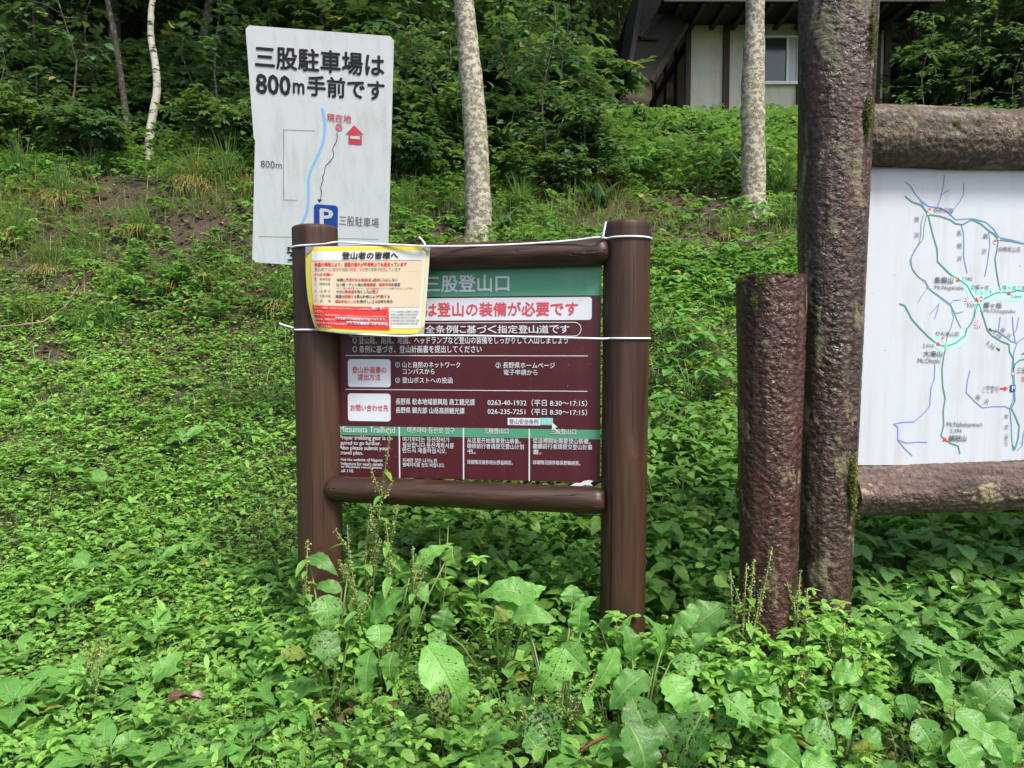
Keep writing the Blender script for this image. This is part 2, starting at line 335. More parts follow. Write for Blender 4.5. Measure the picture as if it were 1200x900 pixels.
# ------------------------------------------------------------------ house up the slope
def make_house():
    cream = board_mat('cream_plaster', (.50, .49, .42), (.24, .22, .17), .5, 0, .8, (5, 5, .8))
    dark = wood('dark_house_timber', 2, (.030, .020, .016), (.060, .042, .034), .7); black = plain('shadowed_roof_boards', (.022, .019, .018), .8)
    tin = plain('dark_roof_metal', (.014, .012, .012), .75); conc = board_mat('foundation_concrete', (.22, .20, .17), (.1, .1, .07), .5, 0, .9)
    alu = plain('white_window_frame', (.72, .72, .72), .4); d0 = 18.0; d1 = 22.5
    X = lambda px, d=d0: at(px, 100, d)[0]; Z = lambda py, d=d0: at(600, py, d)[2]
    xL, xR, zb, zt, zf = X(805), X(1040), Z(143), Z(17), Z(170)
    h = root('mountain_hut', ((xL + xR) / 2, d0 + 2, zb - .3), 'cream walled wooden hut with dark eaves and dark posts on top of the bank', 'house')
    mb = MB(); mb.box((xL, d0, zb), (xR, d1, zt + .4), cream); mb.build('wall', h)
    mb = MB(); mb.box((xL - .06, d0 - .05, zb - 1.6), (xR + .06, d1 + .05, zb - .002), conc); mb.build('foundation', h)
    for a, b in ((802.5, 808.5), (846.5, 853.5), (933, 940), (1024.5, 1029.5), (1034.5, 1041)):
        mb = MB(); mb.box((X(a), d0 - .09, zb - .05), (X(b), d0 + .02, zt + .1), dark); mb.build('pillar', h)
    for yy in (19.1, 20.4, 21.8):
        mb = MB(); mb.box((xL - .05, yy, zb), (xL + .03, yy + .13, zt + .1), dark); mb.build('pillar', h)
    mb = MB(); mb.box((xL - .07, d0 + .1, zt - .75), (xL + .02, d1, zt - .6), dark); mb.build('beam', h)
    mb = MB(); mb.box((X(778), d0 - .16, zt - .05), (X(1062), d0 + .03, Z(9.5)), dark); mb.build('beam', h)
    mb = MB(); mb.box((xL - .02, d0 - .065, zb + .01), (xR + .02, d0 - .01, zb + .06), dark); mb.build('beam', h)
    # side window and door, dark glass
    gl = plain('dark_window_glass', (.035, .045, .05), .12, .6); cur = plain('window_curtain_behind_glass', (.36, .38, .38), .25, .6)
    mb = MB(); mb.box((xL - .03, 19.35, zb + .35), (xL + .01, 20.2, zb + 1.75), gl); mb.build('window', h)
    # front window
    wx0, wx1, wz0, wz1 = X(872), X(934), Z(99), Z(43)
    mb = MB(); fw = .045
    for q in (((wx0, d0 - .08, wz1 - fw), (wx1, d0 - .001, wz1)), ((wx0 - .03, d0 - .11, wz0 - .02), (wx1 + .02, d0 - .001, wz0 + fw)), ((wx0, d0 - .078, wz0 + fw), (wx0 + fw, d0 - .001, wz1 - fw)), ((wx1 - fw, d0 - .078, wz0 + fw), (wx1, d0 - .001, wz1 - fw)), ((X(920), d0 - .078, wz0 + fw), (X(922.3), d0 - .001, wz1 - fw))): mb.box(*q, alu)
    wf = mb.build('window', h)
    mb = MB(); mb.box((wx0 + fw, d0 - .03, wz0 + fw), (X(920), d0 - .006, wz1 - fw), gl); mb.build('pane', wf)
    mb = MB(); mb.box((X(922.3), d0 - .04, wz0 + fw), (wx1 - fw, d0 - .006, wz1 - fw), cur); mb.build('pane', wf)
    mb = MB(); mb.box((X(933.5), d0 - .15, Z(90)), (X(939.5), d0 - .095, Z(29)), plain('weathered_name_board', (.22, .19, .16), .7)); mb.build('name_board', h)
    # roof: gable along the depth, low eaves on both sides
    def slab(a, b, y0, y1, th, m, mb):
        (xa, za), (xb, zb2) = a, b; nx, nz = -(zb2 - za), xb - xa; l = math.hypot(nx, nz); nx, nz = nx / l * th, nz / l * th
        vs = [(xa, y, za) for y in (y0, y1)] + [(xb, y, zb2) for y in (y0, y1)] + [(xa + nx, y, za + nz) for y in (y0, y1)] + [(xb + nx, y, zb2 + nz) for y in (y0, y1)]
        mb.add(vs, [(0, 1, 3, 2), (4, 6, 7, 5), (0, 4, 5, 1), (2, 3, 7, 6), (0, 2, 6, 4), (1, 5, 7, 3)], m)
    yf = 17.1; eL = (X(740, yf), Z(84, yf)); knee = (X(758, yf), Z(-34, yf)); ridge = ((xL + xR) / 2, zt + 4.4); eR = (X(1092, yf), Z(5, yf))
    mb = MB(); slab(eL, knee, yf, 19.4, .10, tin, mb); slab(knee, ridge, yf - 1.7, 22.8, .12, tin, mb); slab(ridge, (eR[0], eR[1] + .9), yf, 22.8, .13, tin, mb); rf = mb.build('roof', h)  # knee-to-ridge slab juts further forward, unseen, added to shade the gable board
    mb = MB(); n = 5; q = [(X(755, yf), Z(-20, yf)), (X(738, yf), Z(94, yf)), (X(766, yf), Z(92, yf)), (X(803, yf), Z(22, yf)), (X(806, yf), Z(-20, yf))]
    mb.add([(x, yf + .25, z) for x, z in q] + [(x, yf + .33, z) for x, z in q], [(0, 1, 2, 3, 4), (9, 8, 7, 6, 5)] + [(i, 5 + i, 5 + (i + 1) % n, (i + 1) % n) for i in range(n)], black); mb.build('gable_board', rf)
    for p, q_, w_ in (((752, 40), (782, 6), .10), ((752, 40), (772, 41), .07), ((806, 24), (766, 92), .12)):
        (xa, za), (xb, zb2) = [(X(a_, yf), Z(b_, yf)) for a_, b_ in (p, q_)]; mb = MB(); mb.tube([(xa, yf + .19, za), (xb, yf + .19, zb2)], w_ * .6, dark, 4); mb.build('bargeboard', rf)
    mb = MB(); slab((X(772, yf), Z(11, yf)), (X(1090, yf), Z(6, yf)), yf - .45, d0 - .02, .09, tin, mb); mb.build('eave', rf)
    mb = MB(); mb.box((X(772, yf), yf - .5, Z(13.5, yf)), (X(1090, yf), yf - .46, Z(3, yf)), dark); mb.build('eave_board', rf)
    for px_ in range(790, 1090, 26):
        mb = MB(); mb.box((X(px_, yf), yf - .4, Z(12.5, yf) - .07), (X(px_ + 5, yf), d0 - .03, Z(12.5, yf)), dark); mb.build('rafter', rf)
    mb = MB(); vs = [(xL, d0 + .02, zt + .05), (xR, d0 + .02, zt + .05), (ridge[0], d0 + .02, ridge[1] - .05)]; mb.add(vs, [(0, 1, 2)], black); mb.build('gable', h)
    mb = MB(); mb.box((X(782, yf), yf - .56, Z(2.6, yf)), (X(813, yf), yf - .51, Z(-4, yf)), plain('pale_gable_trim', (.6, .6, .58), .6)); mb.build('trim', rf)
    mb = MB(); mb.tube([(X(1041), d0 + .1, Z(63)), (X(1054), d0 - .2, Z(70))], .05, alu, 8); mb.build('pipe', h)
make_house()
# ------------------------------------------------------------------ trees
M_fol = [leaf_mat('forest_leaf_a', (.028, .074, .024), (.066, .135, .040), .5, .34), leaf_mat('forest_leaf_b', (.036, .092, .030), (.085, .150, .042), .5, .36), leaf_mat('forest_leaf_dark', (.012, .038, .014), (.026, .066, .022), .5, .25)]
def trunk_mat(name, ca, cb, lich, l2, amt, band=False):
    t = Tree(name); v = t.coord(); n1 = t.noise(t.coord((1, 1, 1.3)), 17, 8, .72, .15); n2 = t.noise(t.coord((1, 1, .7)), 7, 7, .72, .1); n3 = t.noise(v, 70, 4, .65)
    col = t.mix(t.ramp(n3, .35, .65), c4(ca), c4(cb)); col = t.mix(t.math('MULTIPLY', t.ramp(n1, .62 - amt * .3, .70 - amt * .3), .92), col, c4(lich)); col = t.mix(t.math('MULTIPLY', t.ramp(n2, .55, .63), .75), col, c4(l2))
    if band:
        b = t.noise(t.coord((.9, .9, 3.2)), 5, 5, .65); col = t.mix(t.ramp(b, .55, .61), col, (.05, .045, .04, 1))
    else: col = t.mix(t.math('MULTIPLY', t.ramp(t.noise(t.coord((1.6, 1.6, .8)), 20, 3), .62, .68), .7), col, (.06, .045, .035, 1))
    t.put(t.b.inputs['Base Color'], col); t.b.inputs['Roughness'].default_value = .85; t.bump(t.math('ADD', n3, n1), .6, .012); return t.m
M_lich = trunk_mat('lichen_bark', (.11, .080, .062), (.22, .17, .135), (.38, .375, .285), (.20, .235, .095), .5)
M_birch = trunk_mat('white_birch_bark', (.50, .48, .39), (.60, .58, .48), (.56, .54, .43), (.36, .35, .26), .35, True)
M_drk = trunk_mat('dark_mottled_bark', (.035, .028, .022), (.075, .06, .048), (.24, .23, .17), (.07, .085, .045), .3)
def crown_batch(b, cen, spread, nclump, per, size, mat_tone, tm=SPR):
    cs = rng.normal(0, 1, (nclump, 3)); cs /= np.linalg.norm(cs, axis=1)[:, None]; cs *= rng.uniform(.35, 1, (nclump, 1)) ** .6
    cs = cs * np.array(spread) + np.array(cen)
    for c in cs:
        g = rng.uniform(.1, .9); P_ = c + rng.normal(0, 1, (per, 3)) * np.array([.30, .30, .11]) * (spread[0] / 1.6)
        tn = tone(per, dry=.015); tn[:, 1] = np.clip(g + rng.normal(0, .15, per), 0, 1)
        b.place(tm, P_, U_(0, 6.28, per), U_(-.7, .25, per), U_(-.5, .5, per), U_(.7, 1.3, per) * size, tn)
def picture_tree(name, pts, Y, r, m, label, cat, ext, group=None, crown=True, fol=0, wob=.0):
    "a tree whose trunk runs through pixels of the photograph at depth Y, carried on above the frame"
    P_ = [at(x, y, Y) for x, y in pts]; P_[0] = np.array([P_[0][0], P_[0][1], float(ground(P_[0][0], P_[0][1])) - .15])
    dirv = P_[-1] - P_[-2]; dirv /= np.linalg.norm(dirv); dirv[2] = abs(dirv[2])
    for k in range(1, 5): P_.append(P_[len(pts) - 1] + dirv * ext * k / 4 + np.array([rng.normal(0, .06), rng.normal(0, .06), 0]) * k)
    # resample with small wobble
    Q, n = [], len(P_); rr = []
    for i in range(n - 1):
        a, b_, c, d = P_[max(i - 1, 0)], P_[i], P_[i + 1], P_[min(i + 2, n - 1)]
        for k in range(6):
            t = k / 6; Q.append(.5 * (2 * b_ + (c - a) * t + (2 * a - 5 * b_ + 4 * c - d) * t * t + (3 * b_ - a - 3 * c + d) * t ** 3))
    Q.append(P_[-1]); L = len(Q)
    for i in range(L):
        f = i / (L - 1); rr.append(r * (1 - .6 * f) * (1 + .35 * max(0, 1 - i / 4)) * (1 + rng.normal(0, .035)))
    o = root(name, P_[0] + np.array([0, 0, .15]), label, cat, group); mb = MB(); mb.tube(Q, rr, m, 28 if r > .1 else 14); tk = mb.build('trunk', o, True)
    if crown:
        top = P_[-1]; b = Batch()
        for k in range(6):
            i = int(L * (.70 + .05 * k)); st = Q[min(i, L - 1)]; a = rng.uniform(0, 6.28); e = st + np.array([math.cos(a) * 1.0, math.sin(a) * 1.0, .6]) * ext * .22
            mb = MB(); mb.tube([st, (st + e) / 2 + np.array([0, 0, .12]), e], [r * .3, r * .2, r * .08], m, 6); mb.build('branch', o, True)
        crown_batch(b, top + np.array([0, 0, -.1]), (ext * .3, ext * .3, ext * .28), 46, 34, .17, None); b.build('crown', M_fol[fol], o)
    return o, Q
t1, Q1 = picture_tree('deciduous_tree', [(562, 285), (560, 230), (557, 150), (550, 70), (543, 0)], 7.85, .144, M_lich, 'pale lichen mottled tree trunk leaning slightly left behind the maroon sign', 'tree', 5.5)
t2, Q2 = picture_tree('deciduous_tree', [(883, 250), (883, 200), (882, 120), (884, 50), (885, 0)], 8.55, .147, M_lich, 'pale lichen mottled straight tree trunk standing in front of the hut window', 'tree', 5.5)
t3, Q3 = picture_tree('birch_tree', [(176, 216), (175, 185), (176, 155), (180, 130), (184, 105), (182, 75), (177, 45), (177, 20), (179, 0)], 9.6, .056, M_birch, 'thin crooked white birch trunk at the left wood edge', 'tree', 4.5)
t4, Q4 = picture_tree('slender_tree', [(151, 200), (149, 150), (143, 100), (135, 45), (126, 0)], 10.0, .045, M_drk, 'thin dark mottled trunk just left of the white birch', 'tree', 4.5, fol=1)
# a few leafy twigs hanging over the lichen trunk
def forest_tree(seed):
    "a tree of the wood behind, built round the origin: trunk, limbs, crown reaching low"
    r_ = random.Random(seed); rad = r_.uniform(.07, .13); H = r_.uniform(8, 11)
    pts = [np.array([0, 0, -.3])] + [np.array([r_.gauss(0, .12) * k, r_.gauss(0, .12) * k, H * k / 6]) for k in range(1, 7)]
    mb = MB(); mb.tube(pts, [rad * (1 - .13 * k) for k in range(7)], M_drk, 9); limbs = []
    for k in range(9):
        f = r_.uniform(.15, .85); i = min(5, int(f * 6)); st = pts[i] + (pts[i + 1] - pts[i]) * (f * 6 - i); a = r_.uniform(0, 6.28); l = r_.uniform(1.2, 2.4) * (1.2 - f * .6)
        e = st + np.array([math.cos(a) * l, math.sin(a) * l, l * .35]); mb.tube([st, (st + e) / 2 + np.array([0, 0, .15]), e], [rad * .35, rad * .22, .012], M_drk, 5); limbs.append(e)
    b = Batch()
    for e in limbs: crown_batch(b, e, (1.0, 1.0, .5), 9, 30, .20, None)
    crown_batch(b, (0, 0, H * .62), (2.1, 2.1, H * .40), 62, 34, .20, None)
    return mb, b, M_fol[seed % 3]
def shrub_proto(kind):
    b = Batch(); mb = MB(); n = 11
    for k in range(n):
        a = k * 2.4 + rng.normal(0, .3); l = rng.uniform(.5, 1.15); out = rng.uniform(.15, .6)
        e = np.array([math.cos(a) * out, math.sin(a) * out, l]); m = e * .5 + np.array([0, 0, .12]); mb.tube([(0, 0, -.1), m, e], [.012, .009, .004], M_drk, 5)
        for f in np.linspace(.25, 1, 7):
            c = (m * (1 - f) * 1.2 + e * f); q = 9; P_ = c + rng.normal(0, 1, (q, 3)) * [.11, .11, .07]
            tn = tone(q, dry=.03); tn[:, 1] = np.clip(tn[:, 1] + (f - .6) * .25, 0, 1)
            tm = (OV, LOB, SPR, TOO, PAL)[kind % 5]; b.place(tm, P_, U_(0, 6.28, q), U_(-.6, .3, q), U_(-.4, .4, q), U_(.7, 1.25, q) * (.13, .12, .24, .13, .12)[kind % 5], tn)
    return mb, b
PHR = [(-9e9, 150, 'left of the white birch'), (150, 300, 'between birch and white parking sign'), (300, 530, 'behind the white parking sign'), (530, 740, 'between lichen trunk and hut'), (740, 935, 'in front of the hut'), (935, 9e9, 'behind the map board')]
def phrase(px): return next(p for a, b, p in PHR if a <= px < b)
def scatter_things(protos, spots, name, cat, group, looks, parts):
    "first one of each kind is linked as it is, later ones are copies with copies of their parts; labels rank them within their stretch"
    done, rank = {}, {}
    order = sorted(range(len(spots)), key=lambda i: proj((spots[i][0], spots[i][1], float(ground(spots[i][0], spots[i][1])) + .4))[0])
    NUM = ['first', 'second', 'third', 'fourth', 'fifth', 'sixth', 'seventh', 'eighth', 'ninth', 'tenth', 'eleventh', 'twelfth', 'thirteenth', 'fourteenth', 'fifteenth', 'sixteenth', 'seventeenth', 'eighteenth']
    for i in order:
        x, y, k, s, rz = spots[i][:5]; z = float(ground(x, y)); ph = phrase(proj((x, y, z + .4))[0]); j = rank[ph] = rank.get(ph, -1) + 1
        lab = f'{looks[k % len(looks)]} {ph}, {NUM[min(j, 17)]} from left'
        if k not in done:
            o = root(name, (0, 0, 0), lab, cat, group); mbk, bk, m = protos[k]
            ch = [mbk.build(parts[0], o, True), bk.build(parts[1], m, o)]; done[k] = ch
        else:
            o = root(name, (0, 0, 0), lab, cat, group)
            for c in done[k]: d = c.copy(); C.objects.link(d); d.parent = o
        o.location = (x, y, z); o.scale = (s, s, s); o.rotation_euler = (0, 0, rz)
    return done
def make_wood():
    protos = {k: forest_tree(k) for k in range(5)}; sp = []
    for row, (d, n, x0, x1) in enumerate(((12.6, 6, -8.5, -1.4), (15.5, 8, -11, -.3), (19.5, 10, -15, .3), (25.5, 15, -19, 19), (31, 16, -24, 24))):
        for i in range(n): sp.append((x0 + (x1 - x0) * (i + .5) / n + rng.normal(0, .45), d + rng.normal(0, .7), int(rng.integers(0, 5)), rng.uniform(.8, 1.15), rng.uniform(0, 6.28)))
    for x, y in ((11.6, 17.5), (13.2, 19.5), (11.2, 21.5), (15.0, 17.0), (16.8, 20.0), (14.0, 15.2), (18.5, 17), (12.3, 24), (13.5, 9.5), (16, 12), (18, 9), (20, 14)): sp.append((x, y, 2 if rng.random() < .7 else 0, rng.uniform(.9, 1.1), rng.uniform(0, 6.28)))  # the last, nearest trees stand out of view at right, added to cast shade
    scatter_things(protos, sp, 'forest_tree', 'tree', 'trees of the wood behind', ['dark green leafy tree', 'mid green leafy tree', 'blackish green leafy tree'], ('trunk', 'crown'))
    M_sh = [leaf_mat('shrub_leaf_a', (.040, .100, .032), (.085, .170, .052), .48, .36), leaf_mat('shrub_leaf_b', (.055, .120, .034), (.115, .19, .052), .48, .36), leaf_mat('shrub_leaf_c', (.028, .082, .034), (.058, .13, .052), .45, .32)]
    pr = {k: shrub_proto(k) + (M_sh[k % 3],) for k in range(5)}; pr[5] = shrub_proto(0) + (M_fol[2],); pr[6] = shrub_proto(2) + (M_fol[0],); sp = []
    def add(px0, px1, d0, d1, n, s0, s1, kk=None):
        for i in range(n):
            d = rng.uniform(d0, d1); px = px0 + (px1 - px0) * (i + rng.uniform(.1, .9)) / n; sp.append(((px - 600) / F * d, d, int(rng.integers(0, 5)) if kk is None else int(rng.choice(kk)), rng.uniform(s0, s1), rng.uniform(0, 6.28)))
    add(-60, 120, 9.8, 10.8, 6, .75, 1.15); add(225, 300, 9.8, 10.8, 3, .75, 1.1); add(120, 225, 10.6, 11.2, 4, .8, 1.1); add(-80, 300, 11.2, 12.5, 11, 1.1, 1.6); add(300, 540, 9.4, 10.4, 8, .8, 1.2); add(290, 560, 10.8, 12.4, 9, 1.1, 1.6)
    add(570, 700, 9.3, 10.6, 6, .6, 1.0); add(700, 760, 9.6, 10.6, 3, .35, .5); add(560, 672, 11, 13, 8, 1.0, 1.4); add(570, 690, 14, 18, 8, 1.3, 1.9); add(740, 860, 11.0, 13.0, 5, .4, .55); add(905, 1000, 11.5, 13, 3, .45, .6)
    add(-60, 560, 13, 15.5, 14, 1.6, 2.3); add(1050, 1260, 17, 21, 9, 1.3, 2.0, (5, 6)); add(1040, 1260, 22, 28, 9, 1.8, 2.6, (5, 6)); add(800, 935, 13.5, 16.5, 8, .35, .55); add(-60, 125, 8.7, 9.7, 7, .5, .8); add(250, 300, 8.9, 9.7, 3, .5, .8); add(300, 530, 8.8, 9.6, 8, .5, .75); add(580, 690, 8.9, 9.8, 5, .45, .7); add(690, 745, 8.9, 9.6, 3, .3, .42); add(740, 865, 9.6, 10.6, 4, .35, .5)
    scatter_things(pr, sp, 'leafy_shrub', 'shrub', 'shrubs growing up the bank', ['broad leaved green shrub', 'lobed leaved bright shrub', 'dense bluish green shrub', 'toothed leaved shrub', 'maple leaved shrub', 'dark shaded shrub', 'dark fine leaved shrub'], ('stem', 'foliage'))
    def sapling(kind):
        mb, b = MB(), Batch(); H = (2.3, 3.0)[kind % 2]; pts = [np.array([.10 * math.sin(k * 1.3 + kind) * k / 5, .08 * math.cos(k + kind) * k / 5, H * k / 7 - .1]) for k in range(8)]; mb.tube(pts, [.018 * (1 - .11 * k) for k in range(8)], M_drk, 6)
        for k in range(22):
            f = rng.uniform(.22, 1); i = min(6, int(f * 7)); st = pts[i] + (pts[i + 1] - pts[i]) * (f * 7 - i); a = rng.uniform(0, 6.28); l = rng.uniform(.25, .65); e = st + np.array([math.cos(a) * l, math.sin(a) * l, l * .2]); mb.tube([st, (st + e) / 2 + [0, 0, .04], e], [.006, .004, .002], M_drk, 4)
            q = 9; P_ = st + (e - st) * U_(.3, 1.05, q)[:, None] + rng.normal(0, .05, (q, 3)) * [1, 1, .5]; b.place((OV, TOO)[kind % 2], P_, a - math.pi / 2 + rng.normal(0, .9, q), U_(-.6, .15, q), rng.normal(0, .3, q), U_(.09, .14, q), tone(q, g=(.35, 1), dry=.06))
        return mb, b, M_sh[(2, 0)[kind % 2]]
    ps = {0: sapling(0), 1: sapling(1)}; sp = []
    for i, (px, d) in enumerate(((12, 9.6), (52, 10.3), (92, 9.4), (118, 10.6), (232, 10.2), (262, 9.5), (286, 10.6), (478, 9.6), (506, 10.4), (522, 9.2), (596, 9.6), (618, 10.6), (640, 9.2), (660, 10.2), (1075, 15.5), (1130, 16.0), (1180, 15.4))): sp.append(((px - 600) / F * d, d, i % 2, rng.uniform(.7, 1.15), rng.uniform(0, 6.28)))
    scatter_things(ps, sp, 'sapling', 'sapling', 'thin saplings on the bank', ['thin airy sapling with oval leaves', 'thin airy sapling with toothed leaves'], ('stem', 'foliage'))
    # far wood on the hill: one mass
    b = Batch(); n = 15000; y = U_(33, 62, n); x = U_(-1, 1, n) * (y * .95 + 6); z = ground(x, y) + rng.gamma(2, 1.8, n)
    b.place(SPR, np.stack([x, y, z], 1), U_(0, 6.28, n), U_(-.7, .2, n), U_(-.5, .5, n), U_(.9, 1.7, n), tone(n)); o = b.build('far_wood', M_fol[2]); o['kind'] = 'stuff'
make_wood()
M_post = wood('brown_stained_post_wood', 2, (.027, .0125, .0070), (.060, .029, .017), .5)
M_rail = wood('brown_stained_rail_wood', 0, (.022, .010, .006), (.050, .024, .0145), .42)
M_maroon = board_mat('maroon_print', (.056, .008, .013), (.09, .04, .04), .25, 1, .32)
M_green = board_mat('green_print', (.060, .235, .135), (.15, .25, .2), .3, 0, .35)
M_white = board_mat('white_print', (.53, .55, .60), (.45, .45, .47), .2, 0, .4)
M_parkwhite = board_mat('weathered_white_board', (.57, .60, .63), (.33, .33, .30), .34, 0, .4)
M_mapwhite = board_mat('white_map_board', (.44, .475, .525), (.34, .33, .30), .45, 0, .35)
ink = lambda n, c, r=.4: plain('ink_' + n, c, r)
K_white, K_red, K_black = ink('white', (.52, .54, .58)), ink('red', (.52, .055, .075)), ink('black', (.018, .018, .022))
K_grey, K_blue, K_sky = ink('grey', (.10, .10, .11)), ink('blue', (.012, .055, .30)), ink('light_blue', (.22, .46, .80))
K_cyan, K_yel, K_beige = ink('cyan', (.10, .50, .42)), ink('yellow', (.68, .55, .04)), ink('beige', (.56, .47, .34))
K_vred, K_paper = ink('bright_red', (.66, .035, .025)), ink('paper', (.56, .56, .54))
M_steel = plain('galvanised_steel', (.32, .33, .34), .4, .5, .8)

# ------------------------------------------------------------------ writing
_txt = {}
def glyphs(s, bold):
    if (s, bold) in _txt: return _txt[s, bold]
    cu = bpy.data.curves.new('type', 'FONT'); cu.body = s; cu.size = 1; cu.resolution_u = 2
    o = bpy.data.objects.new('type', cu); C.objects.link(o); dg = bpy.context.evaluated_depsgraph_get(); dg.update()
    me = o.evaluated_get(dg).to_mesh(); v = np.array([(*q.co[:2], 0) for q in me.vertices]).reshape(-1, 3); f = [tuple(p.vertices) for p in me.polygons]
    if bold and len(v):                              # heavier strokes: the glyphs laid over each other, each a hair higher
        k = len(v); sh = [(0, 0), (bold, bold * .4), (-bold, -bold * .4), (bold * .4, -bold), (-bold * .4, bold)]
        v = np.concatenate([v + [a, b, i] for i, (a, b) in enumerate(sh)]); f = [tuple(j + k * i for j in q) for i in range(len(sh)) for q in f]
    o.evaluated_get(dg).to_mesh_clear(); bpy.data.objects.remove(o); bpy.data.curves.remove(cu)
    _txt[s, bold] = (v, f); return v, f
class Plate:
    "a flat board: O bottom left, U right, V up, N towards the viewer; things are printed on it in board metres"
    def __init__(s, O, Uv, Vv):
        s.O = np.array(O, float); s.V = Vv / np.linalg.norm(Vv); u = Uv - s.V * (Uv @ s.V); s.U = u / np.linalg.norm(u); s.N = np.cross(s.U, s.V)
        if s.N[1] > 0: s.N = -s.N
        s.W, s.H = float(u @ s.U), float(Vv @ s.V); s.zf = (lambda x, y: (x, y))
    def px(s, x, y):
        x, y = s.zf(x, y); d = ray(x, y); E = np.array([0, 0, CZ]); k = ((s.O - E) @ s.N) / (d @ s.N); q = E + d * k - s.O; return np.array([q @ s.U, q @ s.V])
    def map(s, p, off): p = np.asarray(p, float).reshape(-1, 2); return s.O + p[:, :1] * s.U + p[:, 1:] * s.V + s.N * np.broadcast_to(off, (len(p),))[:, None]
    def slab(s, mb, m, th, edge=None, rad=0, s0=0, s1=None, t0=0, t1=None):
        s1 = s.W if s1 is None else s1; t1 = s.H if t1 is None else t1; r = rad or 1e-4
        pts = [(cx + r * math.cos(a), cy + r * math.sin(a)) for cx, cy, a0 in ((s1 - r, t1 - r, 0), (s0 + r, t1 - r, 90), (s0 + r, t0 + r, 180), (s1 - r, t0 + r, 270)) for a in (R(a0 + k * 18) for k in range(6))]
        n = len(pts); f, b = s.map(pts, 0), s.map(pts, -th); mb.add(f, [tuple(range(n))], m); mb.add(b, [tuple(range(n))[::-1]], edge or m)
        mb.add(np.concatenate([f, b]), [(i, n + i, n + (i + 1) % n, (i + 1) % n) for i in range(n)], edge or m)
    def corner(s, x0, y0, x1, y1): a = s.px(x0, y1); b = s.px(x1, y1); c = s.px(x0, y0); return a[0], a[1], b[0], c[1]
    def rect(s, mb, x0, y0, x1, y1, m, off=.001, rad=0):
        a, b, c, d = s.corner(x0, y0, x1, y1); r = rad
        if not r: pts = [(a, b), (c, b), (c, d), (a, d)]
        else: pts = [(cx + r * math.cos(q), cy + r * math.sin(q)) for cx, cy, a0 in ((c - r, d - r, 0), (a + r, d - r, 90), (a + r, b + r, 180), (c - r, b + r, 270)) for q in (R(a0 + k * 15) for k in range(7))]
        mb.add(s.map(pts, off), [tuple(range(len(pts)))], m); return pts
    def poly(s, mb, pts, m, off=.0015): mb.add(s.map([s.px(*p) for p in pts], off), [tuple(range(len(pts)))], m)
    def line(s, mb, pts, wpx, m, off=.0015, closed=False, local=False, dash=0):
        P = [np.array(p) if local else s.px(*p) for p in pts]
        if closed: P.append(P[0])
        h = wpx * 2.5 / F / 2
        if dash:
            Q = []
            for a, b in zip(P[:-1], P[1:]):
                k = max(1, int(np.linalg.norm(b - a) / dash)); Q += [(a + (b - a) * (i / k), a + (b - a) * ((i + .55) / k)) for i in range(k)]
        else: Q = list(zip(P[:-1], P[1:]))
        for i, (a, b) in enumerate(Q):
            d = (b - a) / (np.linalg.norm(b - a) + 1e-9); n = np.array([-d[1], d[0]]) * h; e = d * h * .6
            o = off + (i % 2) * .0001
            mb.add(s.map([a - e + n, a - e - n, b + e - n, b + e + n], o), [(0, 1, 2, 3)], m)
    def disc(s, mb, x, y, rpx, m, off=.0015, inner=0, n=24):
        c = s.px(x, y); r = rpx * 3.0 / F; pts = [c + r * np.array([math.cos(q), math.sin(q)]) for q in np.linspace(0, 2 * math.pi, n, endpoint=False)]
        if not inner: mb.add(s.map(pts, off), [tuple(range(n))], m)
        else:
            p2 = [c + (p - c) * inner for p in pts]; mb.add(s.map(pts + p2, off), [(i, (i + 1) % n, n + (i + 1) % n, n + i) for i in range(n)], m)
    def text(s, mb, st, x0, y0, x1, y1, m, bold=0.0, off=.002, rot=0):
        v, f = glyphs(st, bold)
        if not len(v): return
        a, b, c, d = s.corner(x0, y0, x1, y1); lift = v[:, 2]; v = v[:, :2]; lo, hi = v.min(0), v.max(0); q = (v - lo) / (hi - lo)
        if rot:
            ctr = np.array([(a + c) / 2, (b + d) / 2]); z = (q - .5) * np.array([c - a, d - b]); cr, sr = math.cos(R(rot)), math.sin(R(rot))
            p = np.stack([z[:, 0] * cr - z[:, 1] * sr, z[:, 0] * sr + z[:, 1] * cr], 1) + ctr
        else: p = np.stack([a + q[:, 0] * (c - a), b + q[:, 1] * (d - b)], 1)
        mb.add(s.map(p, off + lift * .00025), f, m)
    def segs(s, mb, parts, x0, y0, x1, y1, bold=0.0, off=.002):
        n = sum(len(p[0]) for p in parts); k = 0
        for st, m in parts:
            a, b = x0 + (x1 - x0) * k / n, x0 + (x1 - x0) * (k + len(st) - .06) / n; k += len(st)
            if st.strip(): s.text(mb, st, a, y0, b, y1, m, bold, off)

# ------------------------------------------------------------------ maroon trailhead sign
def gz(p): return np.array([p[0], p[1], float(ground(p[0], p[1]))])
pr0, pr1 = at(729, 740, 2.95), at(735, 259.5, 2.95); pl0, pl1 = at(376.5, 690, 3.10), at(369, 264.5, 3.10)
def down(p1, p0, extra=.12):                       # extend a post along its own axis to below the ground
    d = (p0 - p1); z = float(ground(p0[0], p0[1])) - extra; return p1 + d * ((p1[2] - z) / -d[2])
pr0, pl0 = down(pr1, pr0), down(pl1, pl0)
sg = root('trailhead_sign', gz((pl0 + pr0) / 2), 'maroon information board with green header between two dark brown round wooden posts', 'sign')
roundlog(pr0, pr1, .088, .0895, M_post, 'post', sg, 64, 120, grain=.004, dome=.014, seed=3)
roundlog(pl0, pl1, .090, .0905, M_post, 'post', sg, 64, 120, grain=.004, dome=.014, seed=9)
roundlog(at(388, 304, 3.07), at(713, 295.5, 2.925), .051, .0515, M_rail, 'rail', sg, 48, 90, grain=.006, dome=.035, seed=1)
